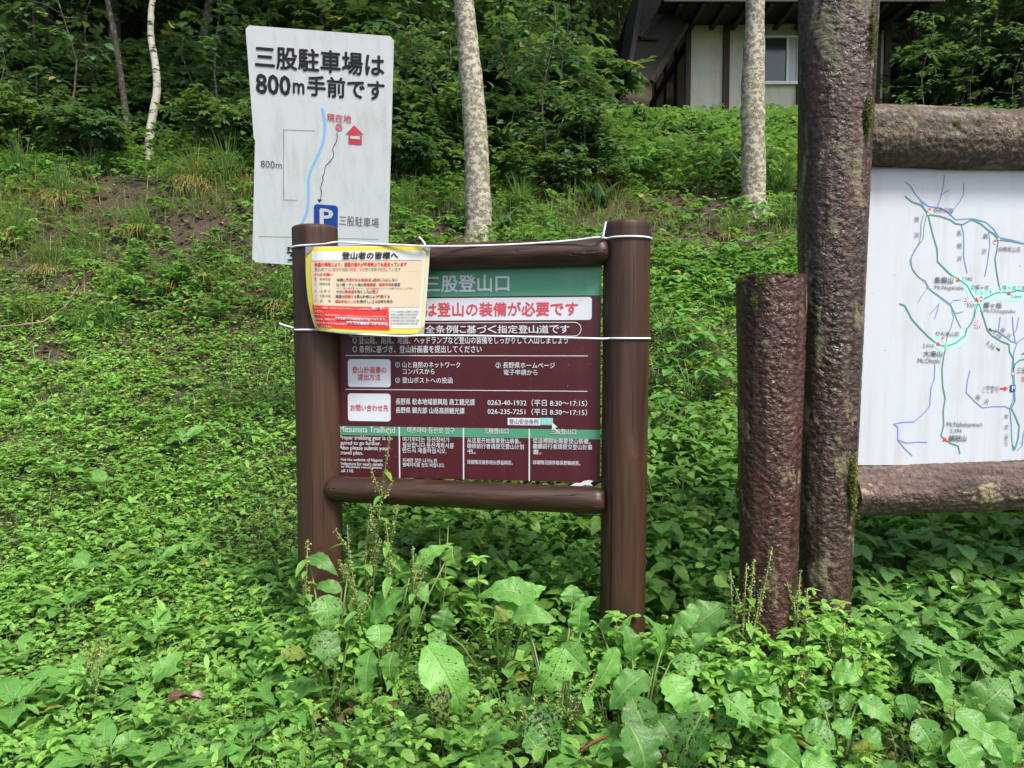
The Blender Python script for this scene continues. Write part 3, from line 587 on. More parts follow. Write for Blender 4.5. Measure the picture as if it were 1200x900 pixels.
roundlog(at(384, 572.5, 3.05), at(708.5, 587, 2.905), .053, .0525, M_rail, 'rail', sg, 48, 90, grain=.007, dome=.035, seed=6)
BLp, BRp, TRp = at(394, 558, 3.105), at(703, 572.5, 2.955), at(704.5, 317, 2.955)
P = Plate(BLp, BRp - BLp, TRp - BRp)
mb = MB(); P.slab(mb, M_maroon, .012, plain('dark_board_edge', (.02, .015, .015)))
panel = mb.build('panel', sg)
mb = MB(); X0, X1 = 394.6, 704
gb = P.px(600, 347)[1]; mb.add(P.map([(0, gb), (P.W, gb), (P.W, P.H), (0, P.H)], .0006), [(0, 1, 2, 3)], M_green)
b1, b2 = P.px(550, 512.3)[1], P.px(550, 501.5)[1]; mb.add(P.map([(0, b1), (P.W, b1), (P.W, b2), (0, b2)], .0006), [(0, 1, 2, 3)], M_green)
for x in (468.3, 543.3, 620.3):
    a = P.px(x, 540)[0]; mb.add(P.map([(a - .0026, .0), (a + .0026, .0), (a + .0026, b2), (a - .0026, b2)], .0012), [(0, 1, 2, 3)], K_white)
P.rect(mb, 404, 350.5, 693.5, 376.2, M_white, .001, .012)
P.text(mb, '三股登山口', 497.5, 322.6, 597, 343, K_white, .02)
P.text(mb, 'は登山の装備が必要です', 498, 354.6, 677.5, 371.2, K_red, .022)
c_ = P.corner(407, 378.8, 681, 394.2); r = (c_[3] - c_[1]) / 2
pill = [(cx + r * math.cos(q), c_[1] + r + r * math.sin(q)) for cx, a0 in ((c_[2] - r, -90), (c_[0] + r, 90)) for q in (R(a0 + 15 * k) for k in range(13))]
P.line(mb, pill, .9, K_white, .001, True, True)
P.segs(mb, [(ch, K_white) for ch in '全条例に基づく指定登山道です'], 498.5, 381.2, 668, 390.6, .014)
P.text(mb, '○ 登山靴、雨具、地図、ヘッドランプなど登山の装備をしっかりして入山しましょう', 413.5, 394.6, 665.5, 403.2, K_white, .011)
P.text(mb, '○ 条例に基づき、登山計画書を提出してください', 413.5, 404.8, 564.5, 413.4, K_white, .011)
for y, xe in ((416.6, 689), (456.2, 688.5)):
    a, b = P.px(405, y), P.px(xe, y); mb.add(P.map([(a[0], a[1] - .0014), (b[0], a[1] - .0014), (b[0], a[1] + .0014), (a[0], a[1] + .0014)], .001), [(0, 1, 2, 3)], K_white)
P.rect(mb, 408, 420.8, 458, 453.4, M_white, .001, .012); P.rect(mb, 408, 460.9, 458, 493.2, M_white, .001, .012)
P.text(mb, '登山計画書の', 413, 429.3, 453, 437.2, K_red, .008); P.text(mb, '提出方法', 419.5, 438, 446, 445.6, K_red, .008)
P.text(mb, 'お問い合わせ先', 411, 473.6, 455.5, 481.4, K_red, .008)
for st, a, b, c, d in (('① 山と自然のネットワーク', 463.5, 423.8, 539.5, 430.8), ('コンパスから', 472, 431.8, 509.5, 438.4), ('③ 登山ポストへの投函', 463.5, 441.8, 530.5, 448.9),
        ('② 長野県ホームページ', 581, 424.6, 650.5, 431.6), ('電子申請から', 590.3, 432.8, 630, 439.6), ('長野県 松本地域振興局 商工観光課', 464, 466.6, 556.5, 474.2), ('長野県 観光部 山岳高原観光課', 464, 476.8, 544.5, 484.2)):
    P.text(mb, st, a, b, c, d, K_white, .010)
P.text(mb, '0263-40-1932（平日 8:30〜17:15）', 571.5, 467.4, 688, 475.4, K_white, .006); P.text(mb, '026-235-7251（平日 8:30〜17:15）', 571.5, 477.9, 688, 485.7, K_white, .006)
P.rect(mb, 595, 489.6, 633, 498, K_white, .001); P.rect(mb, 633, 489.6, 648, 498, K_cyan, .001)
P.text(mb, '登山安全条例', 597, 490.7, 631, 497, K_black); P.text(mb, '検索', 635, 490.8, 646, 497, K_white)
P.poly(mb, [(646.5, 494.5), (653.5, 500.5), (650.5, 501), (652, 504), (650.6, 504.5), (649.2, 501.8), (647.2, 503.5)], K_white, .0025)
P.text(mb, 'Mitsumata Trailhead', 398.5, 499.2, 463, 506.4, K_white, .004); P.text(mb, '미츠마타 등산로 입구', 477.5, 500.2, 533, 507.4, K_white, .008)
P.text(mb, '三股登山口', 567, 501.6, 596, 508, K_white, .012); P.text(mb, '三股登山口', 645, 502.4, 675, 508.8, K_white, .012)
for st, a, b, c, d in (('Proper trekking gear is re-', 398.2, 509.8, 460.5, 516.4), ('quired to go further.', 398.2, 516.2, 446.5, 522.4), ('Also please submit your', 398.2, 521.8, 456, 528.2), ('travel plan.', 398.2, 527.8, 425.5, 533.8),
        ('Visit the website of Nagano', 398.2, 536.4, 448.6, 540.8), ('Prefecture for more details.', 398.2, 541, 449.5, 545), ('For Mountain rescue please', 398.2, 545.2, 447.5, 549), ('call 110.', 398.2, 549.4, 415, 553.2),
        ('여기부터는 등산장비가', 472, 511.4, 527, 517.6), ('필요합니다.등산계획서를', 472, 518, 532, 524.4), ('반드시 제출하십시오.', 472, 524.4, 523.5, 530.6), ('자세한 것은 나가노현', 472, 536.6, 512, 541.6), ('웹페이지를 참조 바랍니다.', 472, 541.8, 521, 546.8),
        ('从这里开始需要登山装备。', 547.5, 512.6, 610.5, 518.8), ('继续前行者请提交登山计划', 547.5, 519.2, 614, 525.4), ('书。', 547.5, 526, 557.5, 532), ('详细情况请参阅长野县网页。', 547.5, 538.6, 601, 543.8),
        ('從這裡開始需要登山裝備。', 624.5, 513, 692, 519.2), ('繼續前行者請提交登山計畫', 624.5, 519.6, 694, 525.8), ('書。', 624.5, 526.4, 634.5, 532.4), ('詳細情況請參閱長野縣網頁。', 624.5, 539, 680, 544.2)):
    P.text(mb, st, a, b, c, d, K_white, .006)
P.poly(mb, [(668, 569), (675, 565.5), (680, 566), (684, 563.6), (690, 562.4), (695.5, 563.3), (692, 566), (695, 569.5), (686, 568.2), (678, 570)], K_paper, .002)
mb.build('lettering', panel)

# ------------------------------------------------------------------ laminated notice tied over its left half
class Sheet(Plate):
    def __init__(s): s.N = np.array([0, -1., 0]); s.zf = lambda x, y: (340 + x / 6.667, 270 + y / 6.667)
    def fwd(s, u, v):
        lx, ly = 358 + 12.7 * np.clip(v, 0, 1) ** 3.2, 289 + 98.5 * v; rx, ry = 504.5 - 7.5 * v, 287.2 + 104.5 * v
        x = lx + (rx - lx) * u; y = ly + (ry - ly) * u + 1.5 * np.sin(u * 3.1) * v
        D = 2.946 + .03 * np.clip(1 - u / .14, 0, 1) ** 2 + .004 * np.sin(u * 9 + v * 2) + .018 * u * v
        return x, y, D
    def px(s, x, y):
        x, y = s.zf(x, y); u, v = (x - 358) / 146, (y - 289) / 100
        for _ in range(25): a, b, _d = s.fwd(u, v); u += (x - a) / 146; v += (y - b) / 102
        return np.array([u, 1 - v])
    def map(s, p, off):
        p = np.asarray(p, float).reshape(-1, 2); x, y, D = s.fwd(p[:, 0], 1 - p[:, 1])
        return np.array([at(a, b, d - o_) for a, b, d, o_ in zip(x, y, D, np.broadcast_to(off, D.shape))])
    def patch(s, mb, a, b, c, d, m, off, n=20, k=12):
        us, vs = np.linspace(a, c, n + 1), np.linspace(b, d, k + 1); g = [(u, v) for v in vs for u in us]
        mb.add(s.map(g, off), [(j * (n + 1) + i, j * (n + 1) + i + 1, (j + 1) * (n + 1) + i + 1, (j + 1) * (n + 1) + i) for j in range(k) for i in range(n)], m)
    def corner(s, x0, y0, x1, y1): a = s.px(x0, y0); b = s.px(x1, (y0 + y1) / 2); c = s.px((x0 + x1) / 2, y1); return a[0], c[1], b[0], a[1]
    def rect(s, mb, x0, y0, x1, y1, m, off=.001, rad=0): s.patch(mb, *s.corner(x0, y0, x1, y1), m, off)
S = Sheet(); lam = plain('clear_laminate', (.52, .53, .52), .18, .6)
mb = MB(); S.patch(mb, 0, 0, 1, 1, lam, 0, 24, 16)
nts = mb.build('laminated_notice', None, True, S.map([(.5, 0)], 0)[0]); tag(nts, 'yellow bordered laminated paper notice tied over the left post and maroon board', 'notice')
mb = MB(); S.patch(mb, .004, .012, .978, .99, K_yel, .001); S.rect(mb, 168, 163, 1040, 762, K_paper, .002); S.rect(mb, 163, 236, 1024, 598, K_beige, .003)
S.text(mb, '登山者の皆様へ', 405, 168, 845, 224, K_black, .03, .004)
S.text(mb, '地震の頻発により、遭難の恐れが平常時よりも高まっています', 190, 249, 912, 283, K_vred, .03, .004)
g, rd = K_grey, K_vred
S.segs(mb, [('登山道では、', g), ('落石', rd), ('や法面の', g), ('崩落、浮石', rd), ('等の事象が', g), ('発生', rd), ('しています', g)], 190, 291, 866, 318, 0, .004)
S.text(mb, '5つのお願い', 190, 331, 335, 355, rd, .025, .004)
for i, (lab, seg, y, x1) in enumerate(((('体調管理'), [('体調に', g), ('不安がある場合', rd), ('は、', g), ('絶対', rd), ('に入山しない', g)], 372, 842), (('情報収集'), [('山小屋・テント場の', g), ('営業確認、事前予約', rd), ('を徹底', g)], 409, 862),
        (('山 選 び'), [('十分に', g), ('難易度', rd), ('を落とした', g), ('山選び', rd)], 464, 690), (('行動計画'), [('遭難を', g), ('回避する', rd), ('登山計画により', g), ('行動する', rd)], 502, 780), (('装　　備'), [('感染予防グッズ', rd), ('を携行し、', g), ('ゴミ', rd), ('は持ち帰る', g)], 541, 802))):
    S.text(mb, str(i + 1), 194, y - 1, 202, y + 18, g, 0, .004); S.text(mb, lab, 230, y - 2, 316, y + 20, g, 0, .004); S.text(mb, '：', 344, y + 3, 348, y + 17, g, 0, .004); S.segs(mb, seg, 364 - 3 * i, y, x1, y + 26, .01, .004)
S.text(mb, '※テント場は予約不要であっても、当日の混雑状況によりテント設営ができないことがある。', 362, 442, 962, 462, g, 0, .004)
S.rect(mb, 170, 583, 772, 770, K_vred, .003); W_ = K_white
S.text(mb, '万一、遭難（自力下山できない）した場合は、', 182, 594, 630, 617, W_, .02, .005); S.rect(mb, 634, 592, 716, 619, W_, .005); S.text(mb, '110番', 640, 596, 708, 615, rd, .02, .007); S.text(mb, 'をし', 720, 596, 766, 616, W_, .02, .005)
S.text(mb, 'てください。', 176, 619, 258, 641, W_, .02, .005); S.text(mb, 'ただし、救助を要請しても新型コロナウイルス感染予防対', 186, 650, 756, 674, W_, .02, .005)
S.text(mb, '策のため、通常よりも', 186, 680, 348, 702, W_, .02, .005); S.rect(mb, 352, 675, 618, 702, W_, .005); S.text(mb, '救助に時間がかかる場合', 358, 679, 612, 699, rd, .02, .007); S.text(mb, 'があります。', 624, 681, 752, 704, W_, .02, .005)
S.text(mb, '救助を待つまでの間に必要な', 196, 711, 436, 734, W_, .02, .005); S.rect(mb, 441, 709, 758, 738, W_, .005); S.text(mb, '装備をもった備えを必ず', 448, 713, 750, 734, rd, .02, .007)
S.text(mb, 'してください。', 232, 739, 326, 759, W_, .02, .005)
for i, st in enumerate(('北アルプス南部地区山岳遭難防止対策協会', '長野県山岳遭難防止対策協会事務局', '長野県警察本部山岳安全対策課', '長野県観光部山岳高原観光課', '松本地域振興局商工観光課')): S.text(mb, st, 786, 627 + i * 23, 1008 - 12 * (i % 3), 642 + i * 23, g, 0, .004)
for x0, y0, x1, y1 in ((164, 237, 1023, 239), (164, 321, 1022, 323)): S.rect(mb, x0, y0, x1, y1, g, .0035)
tape = plain('grey_corner_tape', (.30, .30, .31), .35, .5)
for c0, du, dv in (((0, 1), .075, -.11), ((1, 1), -.075, -.10), ((1, 0), -.07, .11), ((0, 0), .03, .06)):
    pts = [(c0[0], c0[1]), (c0[0] + du, c0[1]), (c0[0], c0[1] + dv)]; mb.add(S.map(pts, .006), [(0, 1, 2)], tape)
mb.build('lettering', nts)
# ------------------------------------------------------------------ white strings round the posts
M_str = plain('white_string', (.62, .64, .68), .6)
def string(name, pts, label, r=.0039):
    P_ = [np.array(p, float) for p in pts]; Q = []
    for i in range(len(P_) - 1):
        a, b = P_[max(i - 1, 0)], P_[min(i + 2, len(P_) - 1)]
        for k in range(8):
            t = k / 8; p, q = P_[i], P_[i + 1]
            Q.append(.5 * (2 * p + (q - a) * t + (2 * a - 5 * p + 4 * q - b) * t * t + (3 * p - a - 3 * q + b) * t ** 3))
    Q.append(P_[-1]); mb = MB(); mb.tube(Q, r, M_str, 6); o = mb.build(name, None, True, Q[0]); tag(o, label, 'string'); return o
def ringp(p0, p1, z, rad, a0, a1, n=9, tilt=0):   # points round a post at height z
    c = p0 + (p1 - p0) * ((z - p0[2]) / (p1[2] - p0[2])); return [c + np.array([rad * math.cos(R(a)), rad * math.sin(R(a)), tilt * (i / (n - 1) - .5)]) for i, a in enumerate(np.linspace(a0, a1, n))]
zA, zB = at(735, 277, 2.86)[2], at(729, 396.5, 2.86)[2]; zl = at(369, 289, 3.01)[2]; zl2 = at(369, 386.5, 3.01)[2]
string('string', ringp(pl0, pl1, zl, .0945, 60, 275, 11, .012) + [at(380, 286, 2.965), at(398, 283.6, 2.95)] + [at(430, 285.6, 2.945), at(470, 287.2, 2.935), at(503, 288.5, 2.93), at(560, 288.0, 2.945), at(620, 285.5, 2.92), at(672, 281.6, 2.89), at(700, 278, 2.865)] + ringp(pr0, pr1, zA, .0935, 205, 420, 12, 0),
       'upper white string running along the top rail between the two brown posts')
string('string', [at(706.5, 277.5, 2.86), at(708, 270, 2.86), at(710, 260, 2.862)], 'short loose white string end sticking up beside the right post top', .0042)
string('string', [at(499, 289, 2.93), at(496, 283, 2.93), at(491, 277.5, 2.93)], 'short white string end above the notice corner', .0042)
string('string', [at(327, 379, 2.97), at(334, 381.5, 2.975), at(343, 384.2, 3.0)] + ringp(pl0, pl1, zl2, .0945, 195, 285, 7) + [at(390, 388.8, 2.955), at(420, 391.5, 2.955), at(470, 394, 2.95), at(497, 393.2, 2.935), at(560, 393.6, 2.93), at(640, 395.2, 2.9), at(702, 396.8, 2.862)] + ringp(pr0, pr1, zB, .0935, 215, 410, 12, 0),
       'lower white string crossing the maroon board below the notice')

# ------------------------------------------------------------------ white parking sign behind
tl, tr, bl_, br_ = at(288, 35, 4.25), at(461.5, 37, 4.25), at(296, 312, 4.55), at(454, 313.5, 4.55)
pst = at(371, 300, 4.62); ps = root('parking_sign', gz(pst), 'large white weathered board with black lettering and blue parking square behind the left brown post', 'sign')
W = Plate((bl_ + br_) / 2, br_ - bl_, (tl + tr) / 2 - (bl_ + br_) / 2); hwb, hwt = np.linalg.norm(br_ - bl_) / 2, np.linalg.norm(tr - tl) / 2; H = W.H
prof = [(-hwb + .02, 0), (hwb - .02, 0), (hwb, .02), (hwt, H - .02), (hwt - .02, H), (-hwt + .02, H), (-hwt, H - .02), (-hwt + .030, H * .545), (-hwt + .037, H * .535), (-hwb, .02)]
mb = MB(); n = len(prof); a, b = W.map(prof, 0), W.map(prof, -.012); mb.add(a, [tuple(range(n))], M_parkwhite); mb.add(b, [tuple(range(n))[::-1]], M_steel)
mb.add(np.concatenate([a, b]), [(i, n + i, n + (i + 1) % n, (i + 1) % n) for i in range(n)], M_parkwhite); pp = mb.build('board', ps)
mb = MB(); bq = [W.map([W.px(371, y)], -.06)[0] for y in (120, 300)]; bq.append(np.array([bq[1][0], bq[1][1] + .04, float(ground(bq[1][0], bq[1][1])) - .2])); mb.tube(bq, .03, M_steel, 12); mb.build('post', ps, True)
mb = MB(); W.zf = lambda x, y: (280 + x / 3, 20 + y / 3)
W.text(mb, '三股駐車場は', 57, 96, 512, 178, K_black, .024); W.text(mb, '800', 60, 197, 183, 269, K_black, .026); W.text(mb, 'm', 190, 229, 231, 268, K_black, .02); W.text(mb, '手前です', 240, 203, 512, 276, K_black, .024)
W.text(mb, '現在地', 310, 338, 395, 367, K_red, .005); W.disc(mb, 352, 389, 5.9, K_red, .0015, .72); W.disc(mb, 352, 389, 2.9, K_red, .0015, .55)
W.poly(mb, [(375, 413), (405, 380), (438, 413)], K_red); W.rect(mb, 385, 413, 432, 447, K_red, .0015); W.rect(mb, 391, 417, 426, 428, M_white, .003)
W.line(mb, [(294, 323), (299, 345), (303, 372), (302, 405), (297, 438), (284, 473), (268, 505), (253, 540), (246, 566), (245, 600), (245, 640), (243, 664), (238, 690), (228, 712), (219, 728)], 4.6, K_sky)
W.line(mb, [(345, 408), (346, 425), (342, 440), (334, 453), (329, 466), (334, 478), (331, 494), (318, 510), (306, 522), (302, 535), (300, 550), (294, 562), (297, 574), (290, 588), (287, 602), (291, 616), (288, 632), (285, 645)], 1.3, K_black)
W.poly(mb, [(275, 640), (293, 642), (283, 652)], K_black)
W.line(mb, [(267, 400), (157, 396)], .8, K_grey); W.line(mb, [(157, 396), (157, 643)], .8, K_grey); W.line(mb, [(157, 643), (205, 644)], .8, K_grey); W.line(mb, [(70, 771), (490, 781)], .8, K_grey)
W.text(mb, '800m', 77, 503, 152, 528, K_grey); W.rect(mb, 264, 657, 348, 742, K_blue, .0015, .02); W.text(mb, 'P', 284, 672, 332, 731, K_white, .025, .003)
W.text(mb, '三股駐車場', 353, 697, 492, 731, K_grey); W.rect(mb, 162, 795, 245, 862, M_white, .001); W.text(mb, '安', 170, 800, 236, 857, K_black, .01, .003)
mb.build('lettering', pp)

# ------------------------------------------------------------------ log framed map board
M_log = bark('varnished_bark', (.058, .029, .020), (.036, .020, .014), (.15, .13, .08), .48, .30)
M_stub = bark('reddish_varnished_bark', (.072, .028, .018), (.042, .019, .013), (.16, .13, .075), .28, .27)
M_rtop = bark('grey_weathered_bark', (.125, .098, .074), (.085, .066, .050), (.20, .18, .125), .55, .7, 0, .8)
M_rbot = bark('pinkish_weathered_bark', (.135, .092, .078), (.082, .054, .046), (.30, .24, .15), .2, .5, 0, .7)
M_cap = plain('sawn_wood_end', (.10, .06, .04), .7)
lp1, lp0 = at(985, -110, 2.86), at(965, 700, 2.86); lp0 = down(lp1, lp0)
ms = root('map_sign', gz(lp0), 'white trail map board framed by thick rough brown logs', 'sign')
def rad_at(z): za, zb = at(982, 0, 2.86)[2], at(965, 700, 2.86)[2]; return .0965 + (.1365 - .0965) * (z - zb) / (za - zb)
roundlog(lp0, lp1, rad_at(lp0[2]), rad_at(lp1[2]), M_log, 'post', ms, 180, 620, .0026, 56, 60, seed=2, grain=.010)
ra0, ra1 = at(1004, 158.5, 2.97), at(1200, 165, 3.05); dv = (ra1 - ra0) / np.linalg.norm(ra1 - ra0); LEN = 1.95
rb0, rb1 = at(993, 577, 2.965), at(1200, 567, 3.05); dw = (rb1 - rb0) / np.linalg.norm(rb1 - rb0)
roundlog(ra0, ra0 + dv * LEN, .114, .108, M_rtop, 'rail', ms, 130, 480, .0042, 48, 40, seed=4, grain=.016)
roundlog(rb0, rb0 + dw * LEN, .097, .098, M_rbot, 'rail', ms, 130, 480, .0036, 52, 48, seed=8, grain=.010)
q1, q0 = ra0 + dv * (LEN + .1) + np.array([0, 0, .3]), rb0 + dw * (LEN + .1); roundlog(down(q1, q0), q1, .10, .125, M_log, 'post', ms, 100, 260, .0042, 34, 52, seed=7)
mBL, mTL, mTR = at(997, 545, 2.985), at(1012, 190, 2.985), at(1200, 192, 3.065)
G = Plate(mBL, (mTR - mTL) / np.linalg.norm(mTR - mTL) * 1.86, mTL - mBL)
mb = MB(); G.slab(mb, M_mapwhite, .02, plain('aluminium_edge', (.45, .45, .45), .4)); gbd = mb.build('board', ms)
mb = MB(); za = lambda x, y: (1000 + x / 3.75, 180 + y / 3.75); zb_ = lambda x, y: (1000 + x / 3.46, 360 + y / 3.46); zc_ = lambda x, y: (1100 + x / 4.5, 340 + y / 4.5)
K_tg, K_rv, K_aq, K_pk, K_gd = ink('trail_green', (.055, .23, .18)), ink('river_blue', (.12, .24, .52)), ink('aqua', (.36, .72, .66)), ink('pink', (.72, .42, .66)), ink('ochre', (.5, .42, .16))
G.zf = za
for pl in ([(425, 535), (450, 525), (480, 545), (520, 570), (545, 600), (600, 590), (640, 585), (690, 575), (740, 585), (790, 590), (790, 640), (700, 650), (620, 640), (575, 655), (560, 690), (535, 695), (530, 660), (510, 640), (500, 610), (470, 575)],
        [(345, 800), (375, 790), (400, 815), (440, 820), (480, 790), (500, 795), (490, 830), (450, 855), (410, 872), (375, 865), (355, 845)]):
    G.poly(mb, pl, K_aq, .0008)
for pts, wd, m in (([(228, 125), (250, 140), (268, 172), (295, 205), (312, 240), (325, 262)], 1.1, K_rv), ([(400, 95), (396, 140), (386, 180), (380, 205), (368, 235)], 1.1, K_rv), ([(386, 182), (405, 168), (424, 160)], 1, K_rv), ([(485, 132), (484, 180), (468, 210), (440, 245), (426, 272)], 1.1, K_rv),
        ([(295, 205), (330, 232), (380, 238), (415, 258), (450, 290), (520, 285), (580, 300), (615, 330), (640, 368), (700, 380), (760, 398)], 1.4, K_rv), ([(308, 268), (297, 310), (296, 360), (290, 390), (268, 425), (248, 470), (262, 515), (290, 545), (318, 560), (325, 590)], 1.1, K_rv),
        ([(325, 590), (300, 625), (284, 656)], 1, K_rv), ([(325, 590), (370, 620), (425, 660), (440, 690), (455, 730), (472, 765)], 1.1, K_rv), ([(425, 660), (440, 645), (470, 642)], 1, K_rv), ([(380, 655), (355, 685), (335, 705)], 1, K_rv), ([(375, 665), (365, 700), (358, 725)], 1, K_rv), ([(445, 700), (465, 700), (482, 694)], 1, K_rv),
        ([(474, 312), (484, 350), (486, 400), (484, 450), (492, 490), (500, 525)], 1.2, K_rv), ([(595, 340), (600, 400), (592, 460), (585, 500), (577, 540)], 1.1, K_rv),
        ([(228, 188), (258, 212), (298, 226), (320, 255), (330, 268), (380, 275), (425, 290), (450, 308), (480, 312), (520, 290), (560, 308), (590, 335), (620, 355), (637, 378), (690, 384), (760, 398)], 1.9, K_tg), ([(328, 268), (338, 310), (350, 360), (368, 420), (370, 475), (395, 500), (425, 530), (462, 553), (500, 580), (515, 610), (530, 635), (550, 655)], 1.9, K_tg),
        ([(637, 378), (630, 430), (622, 460), (628, 510), (636, 560), (646, 607)], 1.7, K_tg), ([(550, 655), (580, 635), (620, 615), (646, 607), (682, 612), (720, 602), (760, 606)], 1.9, K_tg), ([(550, 655), (535, 690), (530, 720), (515, 750), (498, 770), (490, 800), (450, 832), (405, 848), (370, 838), (330, 805), (290, 765), (255, 725), (238, 690), (225, 668), (204, 660)], 1.9, K_tg),
        ([(550, 655), (565, 700), (578, 740), (588, 775), (610, 800), (650, 825), (684, 838), (686, 870), (700, 895)], 1.9, K_tg)):
    G.line(mb, pts, wd, m)
G.line(mb, [(322, 270), (310, 320), (306, 375), (280, 410), (254, 455), (256, 500), (284, 540), (316, 565), (340, 600), (390, 640), (430, 670), (440, 720), (430, 760), (412, 800), (404, 845)], 1.1, K_tg, .0019, dash=.008)
for x, y in ((334, 250), (622, 388), (561, 636), (390, 816)):
    G.poly(mb, [(x - 9, y), (x, y - 12), (x + 9, y)], K_vred, .0022); G.rect(mb, x - 7, y, x + 7, y + 9, K_white, .0022)
for x, y in ((328, 265), (637, 376), (550, 656), (646, 608), (405, 848)): G.disc(mb, x, y, 1.7, K_gd, .0024)
for x, y in ((460, 552), (540, 640), (682, 612), (372, 835)): G.poly(mb, [(x - 10, y + 9), (x, y - 11), (x + 10, y + 9)], K_vred, .0024)
for x, y in ((505, 645), (547, 750)):
    for k in range(4): a = R(45 * k); G.line(mb, [(x - 16 * math.cos(a), y - 18 * math.sin(a)), (x + 16 * math.cos(a), y + 18 * math.sin(a))], 1.5, K_pk, .0024 + .00012 * k)
tb = lambda st, x0, y0, x1, y1, m=K_grey, rot=0, b=0: G.text(mb, st, x0, y0, x1, y1, m, b, .003, rot)
tb('◎徳沢園', 352, 236, 435, 258); tb('徳', 266, 276, 288, 300); tb('沢', 266, 346, 288, 370); tb('長', 453, 338, 474, 361); tb('塀', 453, 394, 474, 417); tb('沢', 453, 450, 474, 473); tb('黒', 568, 352, 590, 375); tb('沢', 562, 418, 583, 441)
tb('◎横尾山荘', 637, 408, 733, 430); tb('長塀山', 354, 541, 436, 570, b=.01); tb('2,582', 474, 542, 522, 559); tb('Mt.Nagakabe', 356, 578, 482, 600); tb('◎蝶ヶ岳', 515, 576, 594, 598); tb('ヒュッテ', 534, 598, 610, 618)
tb('蝶ヶ岳三角点', 652, 578, 778, 598); tb('2,664', 690, 619, 736, 636); tb('蝶ヶ岳', 570, 652, 650, 677, b=.01); tb('Mt.Chougatake', 572, 681, 710, 702); tb('2,677', 497, 660, 540, 676); tb('◎大滝山荘', 360, 780, 463, 801); tb('2,616', 303, 835, 352, 853); tb('大滝山', 306, 865, 388, 891, b=.01)
G.zf = zb_
G.line(mb, [(375, 160), (366, 200), (359, 250), (362, 320), (372, 370), (364, 420), (366, 480), (355, 520), (368, 535), (395, 552), (425, 562), (431, 592)], 1.8, K_tg)
for pts in ([(330, 232), (328, 290), (314, 330), (310, 400), (280, 435), (246, 464), (200, 466), (163, 474), (180, 485), (180, 538), (210, 575), (238, 602)], [(180, 538), (215, 550), (260, 546), (298, 547)], [(472, 258), (462, 300), (457, 345), (490, 380), (522, 407), (570, 402), (615, 402), (634, 412)],
        [(548, 88), (590, 100), (640, 138), (660, 145)], [(595, 40), (590, 80), (588, 95)], [(645, 38), (648, 90), (656, 140)], [(670, 42), (662, 90), (648, 108)], [(700, 118), (665, 142), (656, 165), (648, 200)], [(648, 200), (643, 250), (648, 300), (650, 370), (634, 412), (640, 470), (642, 530), (648, 580)], [(700, 480), (688, 520), (684, 560), (666, 580)]):
    G.line(mb, pts, 1.3, K_rv)
G.line(mb, [(648, 205), (650, 260), (652, 330), (655, 380), (640, 410), (655, 440), (672, 480), (668, 530), (655, 575), (645, 560), (650, 580)], 1.9, K_tg); G.line(mb, [(646, 262), (655, 230), (675, 214), (720, 206)], 1.9, K_tg)
G.disc(mb, 645, 270, 1.8, K_gd, .0024); G.rect(mb, 633, 315, 655, 343, K_blue, .0024); G.text(mb, 'P', 638, 319, 651, 339, K_white, .03, .004)
G.rect(mb, 593, 326, 612, 333, K_vred, .002); G.poly(mb, [(611, 319), (627, 329), (611, 340)], K_vred, .0022); G.poly(mb, [(360, 543), (371, 526), (381, 543)], K_vred, .0024)
tb('Mt.Ohtaki', 260, 206, 350, 226); tb('Mt.Nabekanmuri', 377, 464, 520, 484); tb('2,194', 391, 492, 437, 511); tb('鍋冠山', 385, 518, 456, 543, b=.01)
tb('一般車は', 521, 317, 587, 331); tb('ここまで', 521, 331, 587, 346); tb('三股', 660, 244, 704, 268); tb('現在地', 680, 280, 740, 303, K_vred); tb('鍋', 494, 354, 512, 375, rot=-25); tb('沢', 528, 372, 546, 394, rot=-15); tb('本', 610, 433, 627, 452); tb('沢', 610, 476, 627, 496); tb('（烏川）', 596, 528, 640, 546, rot=-88)
tb('蝶', 596, 84, 613, 102, rot=-30); tb('沢', 620, 106, 637, 124, rot=-30); tb('5:30', 565, 98, 603, 116, rot=-40); tb('3:30', 536, 144, 574, 162, rot=-38)
for x, y, a in ((556, 92, 140), (586, 170, -40), (690, 188, 20)): ca, sa = math.cos(R(a)), -math.sin(R(a)); G.line(mb, [(x - 8 * ca, y - 8 * sa), (x + 4 * ca, y + 4 * sa)], 1.3, K_black); G.poly(mb, [(x + 10 * ca, y + 10 * sa), (x + 2 * ca - 6 * sa, y + 2 * sa + 6 * ca), (x + 2 * ca + 6 * sa, y + 2 * sa - 6 * ca)], K_black, .0022)
mb.build('lettering', gbd)
# short log in front
s1, s0 = at(903.5, 324, 2.74), at(900, 715, 2.74); s0 = down(s1, s0)
stp = root('log_stump', gz(s0), 'short thick reddish brown varnished log standing upright beside the tall log', 'log')
roundlog(s0, s1, .088, .1215, M_stub, 'trunk', stp, 180, 400, .0026, 56, 60, seed=12, cap_m=M_cap, grain=.008)
